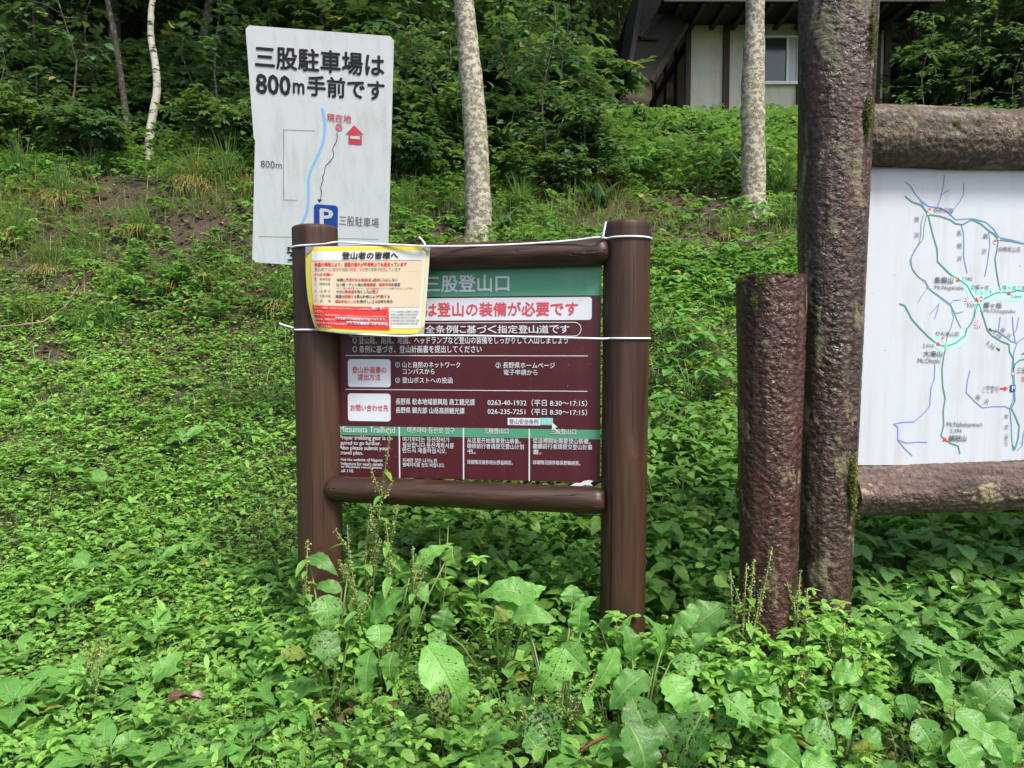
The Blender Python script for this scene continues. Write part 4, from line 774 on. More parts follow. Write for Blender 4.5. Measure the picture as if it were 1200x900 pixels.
# moss on the logs
M_moss = leaf_mat('moss', (.085, .11, .012), (.17, .17, .018), .8, .2, 0, (.16, .11, .03))
def moss(name, parent, cen, spread, n, s=.012):
    b = Batch(); nn = rng.normal(0, 1, (n, 3)) * np.array(spread); Pm = np.array(cen) + nn
    b.place(FAR, Pm, U_(0, 6.28, n), U_(.2, 1.5, n), U_(-1, 1, n), U_(.5, 1.2, n) * s, tone(n, dry=.12)); return b.build(name, M_moss, parent)
def on_log(p0, p1, r0, r1, px, py, out=0):          # the point of a log's near face seen at a pixel
    d = ray(px, py); E = np.array([0, 0, CZ]); k = 1.0
    for k in np.linspace(2.2, 3.4, 600):
        q = E + d / d[1] * k; f = (q - p0) @ (p1 - p0) / ((p1 - p0) @ (p1 - p0)); ax = p0 + (p1 - p0) * f
        if np.linalg.norm(q - ax) < r0 + (r1 - r0) * f + out: return q
    return E + d / d[1] * 2.85
for px, py, sp_, n in ((888, 352, (.009, .003, .013), 900), (896, 330, (.012, .004, .010), 900), (872, 327, (.013, .008, .005), 700), (925, 322, (.010, .006, .003), 300)):
    moss('moss', stp, on_log(s0, s1, .088, .1215, px, py), sp_, n, .0075)
for px, py, sp_, n in ((1000, 560, (.007, .01, .034), 1100), (1000, 588, (.006, .01, .024), 600), (1018, 140, (.006, .01, .034), 1100), (1023, 40, (.004, .01, .04), 700)):
    moss('moss', ms, on_log(lp0, lp1, .094, .14, px - 1, py, .004), sp_, n, .011)
for px, py, n in ((1121, 146, 120), (1065, 132, 50), (1160, 140, 40), (1147, 143, 36)):
    moss('moss', ms, on_log(ra0, ra0 + dv * LEN, .114, .11, px, py), (.006, .004, .005), n, .009)
# knot hole and resin run of the tall log
mb = MB(); kh = on_log(lp0, lp1, .094, .14, 947, 154, .004); q = [kh + np.array([.013 * math.cos(a), -.001, .024 * math.sin(a)]) for a in np.linspace(0, 6.28, 16, endpoint=False)]
mb.add(q, [tuple(range(16))], plain('knot_hole_dark', (.006, .005, .004), .9)); mb.build('knot_hole', ms)
# ------------------------------------------------------------------ low vegetation of the clearing: uncountable, one object per kind
M_low = leaf_mat('low_weed_leaf', (.128, .285, .052), (.262, .465, .100), .40, .42)
M_mid = leaf_mat('bank_weed_leaf', (.082, .208, .042), (.168, .345, .070), .48, .38)
M_grass = leaf_mat('grass_blade', (.070, .17, .038), (.15, .27, .068), .45, .3, .25, (.40, .29, .12))
M_dock = leaf_mat('dock_leaf', (.070, .190, .036), (.132, .305, .062), .42, .32, 1.0, (.42, .36, .06))
M_tooth = leaf_mat('toothed_leaf', (.070, .18, .038), (.125, .28, .060), .42, .32, 1.0)
M_seed = leaf_mat('dock_seed', (.17, .25, .06), (.30, .32, .10), .7, .2, 0, (.22, .10, .04))
def clear(x, y):                                     # keep plants out of the posts and logs
    ok = np.ones(len(x), bool)
    for p, r in ((pr0, .12), (pl0, .12), (lp0, .14), (s0, .13)): ok &= (x - p[0]) ** 2 + (y - p[1]) ** 2 > r * r
    return ok
def bare(x, y):                                      # trodden or slipped earth on the bank: 1 = bare
    px = 600 + F * x / y; e = lambda cx, cy, rx, ry: np.exp(-(((px - cx) / rx) ** 2 + ((y - cy) / ry) ** 2) ** 1.5)
    q = np.maximum.reduce([e(110, 7.6, 170, .75), e(250, 7.9, 110, .6), e(10, 7.2, 90, .7), e(480, 8.3, 70, .45), e(720, 8.3, 70, .5), e(810, 8.5, 60, .6), e(620, 8.2, 60, .35), e(885, 7.7, 60, .3), e(300, 6.75, 30, .15), e(55, 6.0, 25, .15)])
    return q * np.clip(2.6 * fbm(x * 2.2, y * 2.2, 40) - .62, 0, 1)
def dockzone(x, y):                                  # where the big docks stand, lower growth keeps short
    px = 600 + F * x / y; z = (y < 2.62) & (px > 600) & (px < 1260)
    for cx, cy, r in ((515, 2.52, 75), (450, 2.72, 75), (385, 2.72, 60), (590, 2.82, 70), (655, 2.5, 80)): z |= ((px - cx) / r) ** 2 + ((y - cy) / .2) ** 2 < 1
    return z
def lowzone(x, y):                                   # round the birch foot growth stays short
    px = 600 + F * x / y; return (px > 112) & (px < 222) & (y > 8.0) & (y < 9.9)
def spots_in(n, y0, y1, pw=1.0, mx=.75, extra=.7, soil=True):
    y = y0 + (y1 - y0) * rng.random(n) ** pw; x = U_(-1, 1, n) * (y * mx + extra); k = clear(x, y)
    if soil: k &= rng.random(n) > 1.25 * bare(x, y)
    k &= ~lowzone(x, y) | (rng.random(n) < .45)
    return x[k], y[k]
def ground_cover():
    b = Batch()
    def rosette(x, y, k, tm, s, h, el, tn_kw, jit=.03, nz=None):
        keep = ~dockzone(x, y) | (rng.random(len(x)) < (.55 if h[1] < .13 else .12)); x, y = x[keep], y[keep]
        n = len(x); X, Y = np.repeat(x, k), np.repeat(y, k); Z = ground(X, Y); az = np.repeat(U_(0, 6.28, n), k) + np.tile(np.arange(k) * 6.283 / k, n) + rng.normal(0, .25, n * k)
        hh = np.repeat(U_(*h, n), k); tn = tone(n * k, **tn_kw); tn[:, 0] = np.clip(np.repeat(rng.random(n), k) * .7 + tn[:, 0] * .3, 0, 1)
        big = fbm(X * 1.3, Y * 1.3, 2); tn[:, 1] = np.clip(tn[:, 1] + (big - .5) * .6, 0, 1)
        b.place(tm, np.stack([X + rng.normal(0, jit, n * k), Y + rng.normal(0, jit, n * k), Z + hh + rng.normal(0, .012, n * k)], 1), az, U_(*el, n * k), rng.normal(0, .25, n * k), np.repeat(U_(*s, n), k) * U_(.75, 1.2, n * k), tn)
    def sp(n, y0, y1, lo, hi, seed, f=1.1, pw=1.1):
        x, y = spots_in(n, y0, y1, pw); q = fbm(x * f, y * f, seed); k = (q > lo) & (q < hi); return x[k], y[k]
    # trodden front: clover-like and round leaves close to the ground, mixed species in patches behind
    rosette(*sp(9000, 1.55, 4.6, .30, .9, 11, pw=1.25), 3, RND, (.012, .030), (.02, .11), (-.5, .8), {}, .014)
    rosette(*sp(6500, 1.55, 4.6, .40, .9, 12), 1, TRI, (.014, .028), (.04, .15), (-.4, .4), {}, .01)
    rosette(*sp(12500, 1.6, 6.8, .42, .9, 13, 1.8), 4, OV, (.013, .034), (.03, .12), (-.4, .6), dict(dry=.02, spots=.05, g=(.4, 1), a=(.3, 1)), .025)
    rosette(*sp(1500, 1.6, 6.8, .48, .9, 14, 1.8), 5, OV2, (.035, .09), (.02, .10), (-.1, .8), dict(dry=.04, spots=.2), .012)
    rosette(*sp(6500, 1.7, 7.2, .40, .9, 15, 1.6), 3, MUG, (.024, .058), (.03, .11), (-.3, .5), dict(dry=.02, a=(.4, 1), g=(.4, 1)), .03)
    rosette(*sp(4600, 2.2, 7.2, .42, .9, 16, 1.6), 3, LOB, (.022, .05), (.03, .11), (-.4, .4), dict(a=(.4, 1), g=(.45, 1)), .025)
    rosette(*sp(5000, 1.6, 7.2, .40, .9, 26, 2.0), 4, LAN, (.03, .07), (.03, .15), (-.2, 1.1), dict(dry=.05, g=(.3, .9)), .025)
    rosette(*sp(13000, 3.4, 7.4, .34, .9, 17, 1.5), 4, OV, (.018, .045), (.02, .09), (-.3, .5), dict(dry=.03, a=(.4, 1), g=(.5, 1)), .035)
    rosette(*sp(13000, 3.2, 7.6, .36, .9, 27, 1.5), 3, RND, (.016, .036), (.02, .09), (-.3, .5), dict(dry=.02, a=(.5, 1), g=(.5, 1)), .03)
    x, y = sp(5600, 3.1, 4.8, .3, .9, 18); k = (x > -.95) & (x < 3.2); rosette(x[k], y[k], 4, OV2, (.045, .085), (.08, .34), (-.5, .5), dict(a=(0, .5), g=(.1, .6)), .03)
    x, y = sp(2600, 1.55, 3.2, .34, .9, 19, 1.8); k = x > -.35 * y + .35; rosette(x[k], y[k], 4, OV, (.025, .055), (.10, .24), (-.5, .6), dict(spots=.1), .025)
    # thick growth round the feet of posts and logs
    for px, d, w_, n in ((372, 2.93, .14, 46), (352, 2.85, .12, 30), (400, 2.86, .10, 30), (730, 2.80, .16, 46), (700, 2.75, .12, 30), (775, 2.72, .12, 34), (900, 2.58, .15, 60), (868, 2.55, .12, 40), (935, 2.60, .13, 50), (968, 2.70, .14, 60), (1000, 2.70, .13, 50), (985, 2.62, .13, 40), (845, 2.75, .1, 36)):
        x = at(px, 500, d)[0] + rng.normal(0, w_ * .6, n); y = d + rng.normal(0, .05, n); H_ = U_(.12, .30 if px < 830 else .36 if px < 950 else .46, n)
        for j in range(6):
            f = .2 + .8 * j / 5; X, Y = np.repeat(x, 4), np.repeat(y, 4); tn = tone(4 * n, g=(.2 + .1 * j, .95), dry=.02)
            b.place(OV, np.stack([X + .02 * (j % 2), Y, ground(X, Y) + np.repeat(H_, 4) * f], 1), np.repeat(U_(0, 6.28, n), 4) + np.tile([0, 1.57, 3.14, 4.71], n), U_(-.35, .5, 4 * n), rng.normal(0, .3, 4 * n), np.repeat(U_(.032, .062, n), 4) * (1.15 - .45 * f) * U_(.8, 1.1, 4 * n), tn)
    for n, y0, y1, hs, sz in ((420, 1.7, 3.4, (.12, .32), (.03, .055)), (260, 3.2, 6.0, (.12, .30), (.04, .07)), (500, 1.6, 3.2, (.10, .2), (.02, .035))):   # upright weeds in tiers of leaves
        x, y = spots_in(n, y0, y1, 1.1); keep = (~dockzone(x, y) | (rng.random(len(x)) < .08)) & ((x > -.35 * y + .35) | (rng.random(len(x)) < .3)); x, y = x[keep], y[keep]; H_ = U_(*hs, len(x))
        for j in range(6):
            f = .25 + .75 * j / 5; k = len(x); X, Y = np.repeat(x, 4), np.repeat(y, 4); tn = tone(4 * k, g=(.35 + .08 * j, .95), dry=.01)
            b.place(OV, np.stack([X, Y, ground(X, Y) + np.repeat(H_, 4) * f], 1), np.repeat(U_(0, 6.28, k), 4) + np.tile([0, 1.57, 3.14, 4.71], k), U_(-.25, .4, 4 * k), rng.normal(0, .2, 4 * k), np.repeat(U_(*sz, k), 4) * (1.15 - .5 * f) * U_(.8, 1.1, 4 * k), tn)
    o = b.build('ground_cover', M_low); o['kind'] = 'stuff'
    b = Batch()
    def rb(x, y, k, tm, s, h, el, tn_kw, jit): nonlocal b; rosette(x, y, k, tm, s, h, el, tn_kw, jit)
    x, y = spots_in(9000, 6.3, 9.6); q = fbm(x * 1.0, y * 1.0, 21); k = q > .49; rosette(x[k], y[k], 4, OV, (.045, .085), (.03, .22), (-.5, .5), dict(dry=.05), .05)
    x, y = spots_in(3600, 6.3, 10.5); q = fbm(x * 1.3, y * 1.3, 22); k = q > .5; rosette(x[k], y[k], 3, LOB, (.07, .12), (.06, .26), (-.5, .3), dict(dry=.03), .05)
    x, y = spots_in(3200, 6.8, 11); q = fbm(x * 1.3, y * 1.3, 23); k = q > .5; rosette(x[k], y[k], 3, MUG, (.08, .14), (.06, .3), (-.5, .4), dict(dry=.04), .05)
    x, y = spots_in(14000, 8.8, 17); q = fbm(x * .8, y * .8, 24); k = q > .38; rosette(x[k], y[k], 4, OV, (.06, .11), (.05, .55), (-.6, .4), dict(dry=.05, g=(.0, .55)), .12)
    x, y = spots_in(6000, 9.0, 18); rosette(x, y, 3, SPR, (.13, .21), (.1, .6), (-.6, .3), dict(dry=.04, g=(.0, .6)), .12)
    o = b.build('bank_ground_cover', M_mid); o['kind'] = 'stuff'
    b = Batch()
    def blades(x, y, hs, wd, dry, lean=0.25, g=(.2, .8)):
        n = len(x); z = ground(x, y) - .005; t3 = rng.integers(0, 3, n)
        for i in range(3):
            k = t3 == i; m = int(k.sum()); s = U_(*hs, m); tn = tone(m, g=g, dry=dry)
            b.place(BL[i], np.stack([x[k], y[k], z[k]], 1), U_(0, 6.28, m), rng.normal(0, lean, m), 0, np.stack([U_(*wd, m), s, s], 1), tn)
    x, y = spots_in(16000, 1.6, 4.6, 1.1); k = fbm(x * 1.6, y * 1.6, 31) > .5; blades(x[k], y[k], (.07, .22), (.003, .006), .08, .5)
    x, y = spots_in(12000, 2.2, 6.8, 1.1); blades(x, y, (.05, .2), (.003, .006), .12, .6)
    x, y = spots_in(15000, 5.2, 8.4); k = fbm(x * 1.2, y * 1.2, 32) > .45; blades(x[k], y[k], (.08, .26), (.004, .009), .12)
    x, y = spots_in(14000, 8, 15); k = fbm(x * .9, y * .9, 33) > .45; blades(x[k], y[k], (.15, .42), (.006, .013), .12)
    x, y = spots_in(26000, 6.2, 9.8, soil=False); k = bare(x, y) + .25 * fbm(x, y, 51) > .22; x, y = x[k], y[k]; n = len(x); q = fbm(x * 1.6, y * 1.6, 52); k = q > .46; x, y = x[k], y[k]; n = len(x)   # long grass hanging down the earth bank, much of it dry
    s_ = U_(.14, .42, n); tn = tone(n, g=(.2, .8)); tn[:, 2] = np.where(rng.random(n) < .25 + .5 * (fbm(x * 2.4, y * 2.4, 53) > .5), U_(.5, 1, n), 0)
    for i in range(3):
        k = rng.integers(0, 3, n) == i; m = int(k.sum()); b.place(BL[i], np.stack([x[k], y[k], ground(x[k], y[k])], 1), math.pi + rng.normal(0, .9, m), rng.normal(-.45, .3, m), 0, np.stack([U_(.005, .010, m), s_[k], s_[k]], 1), tn[k])
    o = b.build('grass', M_grass); o['kind'] = 'stuff'
    # dead leaves and bits of straw lying on the bank
    b = Batch(); x, y = spots_in(12000, 5.6, 9.8, soil=False); n = len(x)
    b.place(OV, np.stack([x, y, ground(x, y) + .012], 1), U_(0, 6.28, n), U_(-.2, .3, n), U_(-.4, .4, n), U_(.03, .08, n), tone(n))
    x, y = spots_in(1800, 1.7, 5.5); n = len(x); b.place(OV, np.stack([x, y, ground(x, y) + U_(.01, .09, n)], 1), U_(0, 6.28, n), U_(-.3, .3, n), U_(-.4, .4, n), U_(.02, .05, n), tone(n))
    o = b.build('leaf_litter', leaf_mat('dead_leaf', (.085, .048, .022), (.24, .15, .065), .75, .1, .4)); o['kind'] = 'stuff'
ground_cover()
# ------------------------------------------------------------------ grass tussocks and ferns of the bank
def plant_root(name, px, py, d, label, cat, group=None):
    p = at(px, py, d); z = float(ground(p[0], p[1])); return root(name, (p[0], p[1], z), label, cat, group), np.array([p[0], p[1], z])
def tussock(px, d, n, h, dry, label):
    o, p = plant_root('grass_tussock', px, 300, d, label, 'grass', 'long grass tussocks on the bank'); b = Batch()
    a = U_(0, 6.28, n); P_ = p + np.stack([np.cos(a) * U_(0, .10, n), np.sin(a) * U_(0, .08, n), np.full(n, -.01)], 1)
    down_ = rng.random(n) < .5; az = np.where(down_, math.pi + rng.normal(0, .7, n), a - math.pi / 2)
    for i in range(3):
        k = rng.integers(0, 3, n) == i; m = int(k.sum()); s = U_(.55, 1.1, m) * h
        b.place(BL[i], P_[k], az[k], rng.normal(-.05, .2, m), 0, np.stack([U_(.007, .013, m), s, s], 1), tone(m, g=(.2, .9), dry=dry))
    b.build('blade_tuft', M_grass, o)
    if dry > .15:
        b = Batch(); m = n // 2; b.place(BL[2], P_[:m] - [0, .05, .02], math.pi + rng.normal(0, .5, m), U_(-.9, -.3, m), 0, np.stack([U_(.005, .009, m), np.full(m, h * .7), np.full(m, h * .7)], 1), np.stack([rng.random(m), U_(.3, .9, m), U_(.7, 1, m), np.zeros(m)], 1)); b.build('dry_tuft', M_grass, o)
for px, d, n, h, dr, lab in ((30, 8.6, 150, .6, .08, 'arching grass tussock at the far left foot of the dark wood'), (75, 8.2, 140, .55, .2, 'green tussock with pale dry skirt second from the left on the bank'), (20, 7.6, 150, .5, .3, 'half dry tussock hanging low at the left edge of the bank'), (110, 8.8, 120, .38, .05, 'green tussock below the thin dark trunk'),
        (205, 8.5, 190, .40, .08, 'large green tussock just right of the white birch foot'), (232, 8.4, 200, .6, .35, 'tussock with long straw coloured skirt left of the parking sign'), (268, 8.5, 170, .6, .12, 'green tussock nearest the parking sign on its left side'), (170, 7.6, 110, .45, .3, 'small straw tinted tussock in the bare earth below the birch'), (60, 7.1, 120, .4, .45, 'dry yellowish tussock low on the bare left bank'),
        (130, 6.4, 150, .30, .05, 'short bright grass clump at the foot of the left bank'), (95, 6.35, 120, .30, .05, 'short bright grass clump left of a similar one at the bank foot'), (205, 6.9, 130, .38, .2, 'upright light green clump midway up the bank left of the parking sign'), (330, 6.6, 130, .35, .2, 'grass clump under the lower edge of the parking sign'),
        (480, 8.2, 170, .5, .15, 'tussock to the left of the lichen trunk behind the sign rail'), (500, 9.2, 150, .5, .1, 'upper tussock left of the lichen trunk'), (610, 8.7, 170, .5, .1, 'bright tussock right of the lichen trunk'), (640, 9.6, 160, .55, .15, 'tall tussock midway between lichen trunk and hut'), (700, 9.4, 140, .5, .3, 'straw tinted tussock below the hut corner'),
        (745, 9.8, 150, .5, .2, 'tussock under the left hut corner'), (790, 10.2, 170, .55, .1, 'green tussock in front of the first hut post'), (840, 9.9, 150, .5, .1, 'green tussock left of the straight lichen trunk'), (915, 9.0, 190, .6, .05, 'dense green tussock right of the straight lichen trunk'), (925, 8.2, 150, .45, .05, 'lower green tussock beside the tall log'), (855, 7.8, 110, .35, .2, 'small tussock at the foot of the straight lichen trunk')):
    tussock(px, d, n, h, dr, lab)
M_fern = leaf_mat('fern_frond', (.020, .075, .022), (.045, .125, .032), .5, .3, .3)
for px, d, n, s, lab in ((850, 9.6, 9, .8, 'dark green fern with long fronds left of the straight lichen trunk'), (815, 11.2, 8, .7, 'dark fern against the hut wall'), (838, 10.6, 7, .65, 'fern behind another fern in front of the hut'), (770, 10.8, 7, .7, 'fern below the hut corner among shrubs'), (700, 8.6, 6, .45, 'small pale fern on the bare earth right of the lichen trunk'), (590, 8.0, 6, .4, 'small fern at the right foot of the lichen trunk'), (868, 9.3, 7, .7, 'fern partly hidden by the straight lichen trunk')):
    o, p = plant_root('fern', px, 250, d, lab, 'fern'); b = Batch(); a = np.arange(n) * 6.283 / n + rng.normal(0, .2, n)
    b.place(FRD, np.tile(p, (n, 1)), a, U_(-.45, -.1, n), 0, U_(.8, 1.1, n) * s, tone(n)); b.build('frond', M_fern, o)
# ------------------------------------------------------------------ dock plants: large leaves placed one by one
def T_dock(n=20, m=6):
    V, U, Fs = [], [], []
    for i in range(n + 1):
        t = i / n; h = .27 * min(1, t * 3.6 + .2) ** .75 * (1 - max(0, (t - .32) / .68) ** 1.9) ** 1.0 if i < n else 0
        for j in range(m + 1):
            u = j / m * 2 - 1; V.append((u * h * (1 + .06 * math.sin(t * 29)), t - .06 * t ** 3, -.42 * t * t + .22 * t + .18 * h * abs(u) + .022 * u * u * math.sin(t * 20 + 2 * (u > 0)) - .03 * math.cos(t * 36) * abs(u) * (1 - abs(u)) * h * 4)); U.append(((u + 1) / 2, t))
        if i: q = (m + 1) * (i - 1); Fs += [(q + j, q + j + 1, q + m + 2 + j, q + m + 1 + j) for j in range(m)]
    return np.array(V), np.array(U), Fs
DOCKT = T_dock()
def Dl(py): return float(np.interp(py, [560, 600, 650, 700, 750, 800, 850, 900, 960], [3.15, 3.02, 2.93, 2.82, 2.66, 2.51, 2.38, 2.26, 2.12]))
def dock_leaf(b, bx, by, tx, ty, wpx, spots=0.0, lean=0.0, arch=.12, tw=0.0, g=.55, a=.5, d=None, dry=0):
    "one big leaf from its base pixel to its tip pixel; lean = how much nearer the tip is than the base"
    db = d or Dl(max(by, ty) * .6 + min(by, ty) * .4); curl = rng.uniform(0, .22); bl = rng.uniform(.9, 1.25); wpx *= 1.03; Bp, Tp = at(bx, by, db), at(tx, ty, db - lean); ax = Tp - Bp; L = np.linalg.norm(ax); ax /= L
    nrm = np.array([tw, -.62, .72]); nrm -= ax * (nrm @ ax); nrm /= np.linalg.norm(nrm); sd = np.cross(ax, nrm); w_ = wpx / F * db / 2; V, U, Fs = [], [], []; n, m = 18, 8; ph = rng.uniform(0, 6.28)
    for i in range(n + 1):
        t = i / n; h = w_ * min(1, (t * 3.4 + .20)) ** .75 * (1 - max(0, (t - .30) / .70) ** 1.9) ** bl if i < n else 0
        for j in range(m + 1):
            u = j / m * 2 - 1; ruf = .12 * w_ * abs(u) ** 2 * (math.sin(t * 21 + ph + (2 if u > 0 else 0)) + .5 * math.sin(t * 43 + ph * 2))
            p = Bp + ax * (t * L) + sd * (u * h * (1 + .05 * math.sin(t * 33 + ph))) + nrm * (arch * L * math.sin(math.pi * t) - curl * L * t ** 3 + .16 * h * abs(u) - .05 * w_ * math.cos(t * 36) * abs(u) * (1 - abs(u)) * 2 + ruf)
            V.append(p); U.append(((u + 1) / 2, t))
        if i: q = (m + 1) * (i - 1); Fs += [(q + j, q + j + 1, q + m + 2 + j, q + m + 1 + j) for j in range(m)]
    b.raw(np.array(V), np.array(U), np.tile([[a, g, dry, spots]], (len(V), 1)), Fs)
def stalk(mb, base, pts, r=.004, m=None): mb.tube([base] + list(pts), [r * 1.2] + [r * (1 - .5 * i / len(pts)) for i in range(len(pts))], m or M_stem, 6)
M_stem = plain('green_stem', (.13, .19, .055), .5)
def seed_spike(mb, b, pts, h0=.25, lb=None, side=2):
    "seed clusters along a polyline, with short side spikes"
    pts = [np.array(p, float) for p in pts]; seg = [np.linalg.norm(q - p) for p, q in zip(pts[:-1], pts[1:])]; L = sum(seg)
    def along(t):
        s = t * L
        for p, q, l in zip(pts[:-1], pts[1:], seg):
            if s <= l: return p + (q - p) * s / l
            s -= l
        return pts[-1]
    mb.tube(pts, [.0035 * (1 - .6 * i / len(pts)) for i in range(len(pts))], M_stem, 6)
    def whorls(fn, t0, t1, step, l):
        for t in np.arange(t0, t1, step / l):
            k = 7; c = fn(t); P_ = c + rng.normal(0, .0045, (k, 3)); b.place(RND, P_, U_(0, 6.28, k), U_(-.8, .8, k), U_(-1, 1, k), U_(.005, .0085, k), tone(k, dry=.25))
    whorls(along, h0, 1, .013, L)
    for t in np.arange(.12, .85, .13) if lb is not None else ():
        a = rng.uniform(0, 6.28); lb.place(LAN, along(t)[None], [a], [rng.uniform(-.6, .3)], [0], np.array([U_(.04, .09, 1)[0]] * 3)[None] * [[1.2, 1, 1]], np.array([[.2, .7, 0, 0]]))
    for i in range(side):
        t = rng.uniform(h0, .7); s = along(t); a = rng.uniform(0, 6.28); e = s + np.array([math.cos(a) * .05, math.sin(a) * .03, rng.uniform(.08, .16)]); mb.tube([s, (s + e) / 2 + [0, 0, .004], e], .0018, M_stem, 5)
        whorls(lambda q, s=s, e=e: s + (e - s) * q, .2, 1, .015, np.linalg.norm(e - s))
def dock(label, px, py, leaves, spikes=(), cover=0, small=()):
    d = Dl(py); o, p = plant_root('dock_plant', px, py, d, label, 'plant', 'broad leaved docks in the foreground weeds'); b = Batch(); mb = MB()
    for lf in leaves:
        kw = lf[6] if len(lf) > 6 else {}; kw = dict(dict(lean=.05 if lf[3] > lf[1] else -.02, tw=rng.normal(0, .4), g=rng.uniform(.3, .85), a=rng.random(), arch=rng.uniform(.06, .22)), **kw); dock_leaf(b, *lf[:6], **kw)
        bp = at(lf[0], lf[1], Dl(max(lf[1], lf[3]) * .6 + min(lf[1], lf[3]) * .4)); mb.tube([p + rng.normal(0, .012, 3) * [1, 1, 0] - [0, 0, .02], p * .35 + bp * .65 + [0, .01, .02], bp], [.005, .004, .003], M_stem, 5)
    k = 11; a = np.arange(k) * 2.4 + rng.normal(0, .3, k); s_ = U_(.10, .17, k); P_ = p + np.stack([np.cos(a) * .04, np.sin(a) * .03, U_(.02, .07, k)], 1)
    b.place(DOCKT, P_, a - math.pi / 2, U_(.1, .9, k), rng.normal(0, .3, k), np.stack([s_ * .95, s_, s_], 1), tone(k, g=(.15, .6), dry=.12, spots=.5))
    b.build('foliage', M_dock, o); mb.build('stem', o, True)
    for sp_ in spikes:
        mb, b, lb = MB(), Batch(), Batch(); dd = sp_[0]; seed_spike(mb, b, [at(x, y, dd) for x, y in sp_[1]], sp_[2], lb, sp_[4]); st = mb.build('seed_stalk', o, True); b.build('seed', M_seed, st); lb.build('stalk_leaf', M_low, st)
z7 = lambda x, y: (600 + x / 3.333, 640 + y / 3.333); z6 = lambda x, y: (340 + x / 2.647, 560 + y / 2.647); z8 = lambda x, y: (900 + x / 3, 600 + y / 3)
def L7(*q, z=z7, k=3.333):
    out = []
    for bx, by, tx, ty, w_, s, *r in q: out.append((*z(bx, by), *z(tx, ty), w_ / k, s, *r))
    return out
dock('large dock rosette with spotted leaves in front of the right sign post', 748, 800, L7((565, 450, 545, 272, 125, 0), (470, 445, 440, 300, 90, 0), (405, 395, 305, 585, 105, .05), (530, 500, 378, 640, 120, .25, dict(g=.5)), (470, 590, 545, 775, 140, .5), (600, 510, 680, 672, 140, .15, dict(g=.75)), (745, 655, 650, 910, 195, .75), (455, 690, 520, 930, 165, .2, dict(g=.35)), (625, 445, 795, 520, 85, .6), (675, 640, 790, 600, 90, .3), (430, 360, 470, 265, 40, 0), (350, 330, 395, 265, 45, 0), (610, 330, 690, 350, 55, 0), (560, 660, 640, 800, 120, .5, dict(g=.3))))
dock('dock with two upright crinkled pale leaves left of the reddish log base', 868, 808, L7((875, 575, 935, 425, 125, 0, dict(g=.85)), (945, 585, 1015, 450, 90, 0, dict(g=.8)), (825, 590, 965, 735, 140, .55), (960, 625, 1065, 690, 85, .05), (800, 690, 870, 640, 75, .8, dict(g=.3)), (700, 330, 840, 215, 150, .3, dict(g=.35)), (640, 320, 740, 245, 70, .05), (700, 420, 780, 330, 60, .1), (805, 740, 860, 795, 60, 0), (990, 540, 1040, 600, 60, .5)))
dock('spotted dock between the two sign posts nearer the right one', 655, 795, L7((205, 400, 85, 605, 140, .6), (195, 385, 305, 500, 100, .35), (90, 640, 185, 795, 165, .95, dict(g=.55)), (270, 335, 268, 222, 100, 0, dict(g=.85)), (235, 225, 235, 148, 95, .05), (20, 640, -10, 560, 60, .1), (60, 740, 120, 850, 100, .5, dict(g=.3)), (250, 270, 330, 190, 60, 0), (20, 210, 95, 150, 110, .1), (40, 250, -60, 205, 90, .1), (265, 580, 320, 640, 60, 0)))
L6 = lambda *q: L7(*q, z=z6, k=2.647)
dock('dock with one big pale drooping leaf in the centre foreground', 515, 790, L6((425, 520, 545, 738, 140, .35, dict(g=.85, a=.9)), (480, 640, 470, 800, 70, .9, dict(g=.35, dry=.2)), (440, 480, 480, 540, 60, .5), (560, 760, 650, 680, 28, 0, dict(g=.85)), (500, 880, 520, 800, 70, .4), (330, 755, 380, 880, 70, .9)), ())
dock('low spreading dock with a crumpled flat leaf under the bottom rail', 585, 700, L6((765, 375, 582, 362, 92, .4, dict(g=.75, lean=.02, arch=.2)), (640, 440, 690, 400, 60, .3, dict(dry=.3)), (690, 430, 830, 440, 70, .2), (470, 470, 490, 400, 80, .1, dict(g=.4)), (720, 390, 790, 330, 60, .1)))
dock('seeding dock with tall flower stalk rising in front of the maroon board', 450, 700, L6((395, 285, 485, 200, 70, .1), (505, 215, 520, 285, 80, 0, dict(dry=.15)), (250, 440, 370, 335, 95, .1, dict(g=.8)), (300, 300, 345, 245, 60, .1), (370, 310, 330, 240, 60, .1), (275, 455, 280, 530, 85, 0), (250, 535, 235, 690, 85, .3), (320, 540, 310, 640, 75, .2, dict(g=.4)), (395, 395, 385, 470, 35, .1), (380, 330, 430, 390, 60, 0)),
     ((2.80, [(436, 720), (440, 640), (447, 580), (456, 520), (455, 502)], .22, 0, 5), (2.82, [(430, 715), (428, 655), (432, 610)], .2, 0, 3), (2.8, [(455, 715), (458, 660), (452, 610)], .2, 0, 3), (2.76, [(485, 730), (484, 670), (484, 640)], .15, 0, 2), (2.74, [(425, 740), (415, 690), (410, 645)], .15, 0, 3)))
dock('spotted dock leaning against the left post base', 385, 730, L6((105, 365, 125, 478, 95, .55), (85, 480, 140, 600, 95, .7), (60, 245, 150, 300, 50, .05), (160, 350, 70, 330, 45, 0), (45, 545, -40, 560, 70, .5, dict(dry=.25)), (215, 350, 205, 420, 50, .6), (180, 290, 230, 250, 40, .1)),
     ((2.84, [(362, 735), (358, 690), (361, 632)], .15, 0, 3), (2.9, [(408, 720), (410, 670), (407, 615)], .2, 0, 2), (2.78, [(452, 830), (455, 775), (454, 725)], .1, 0, 1), (2.7, [(463, 845), (464, 800), (463, 780)], .1, 0, 1)))
L8 = lambda *q: L7(*q, z=z8, k=3)
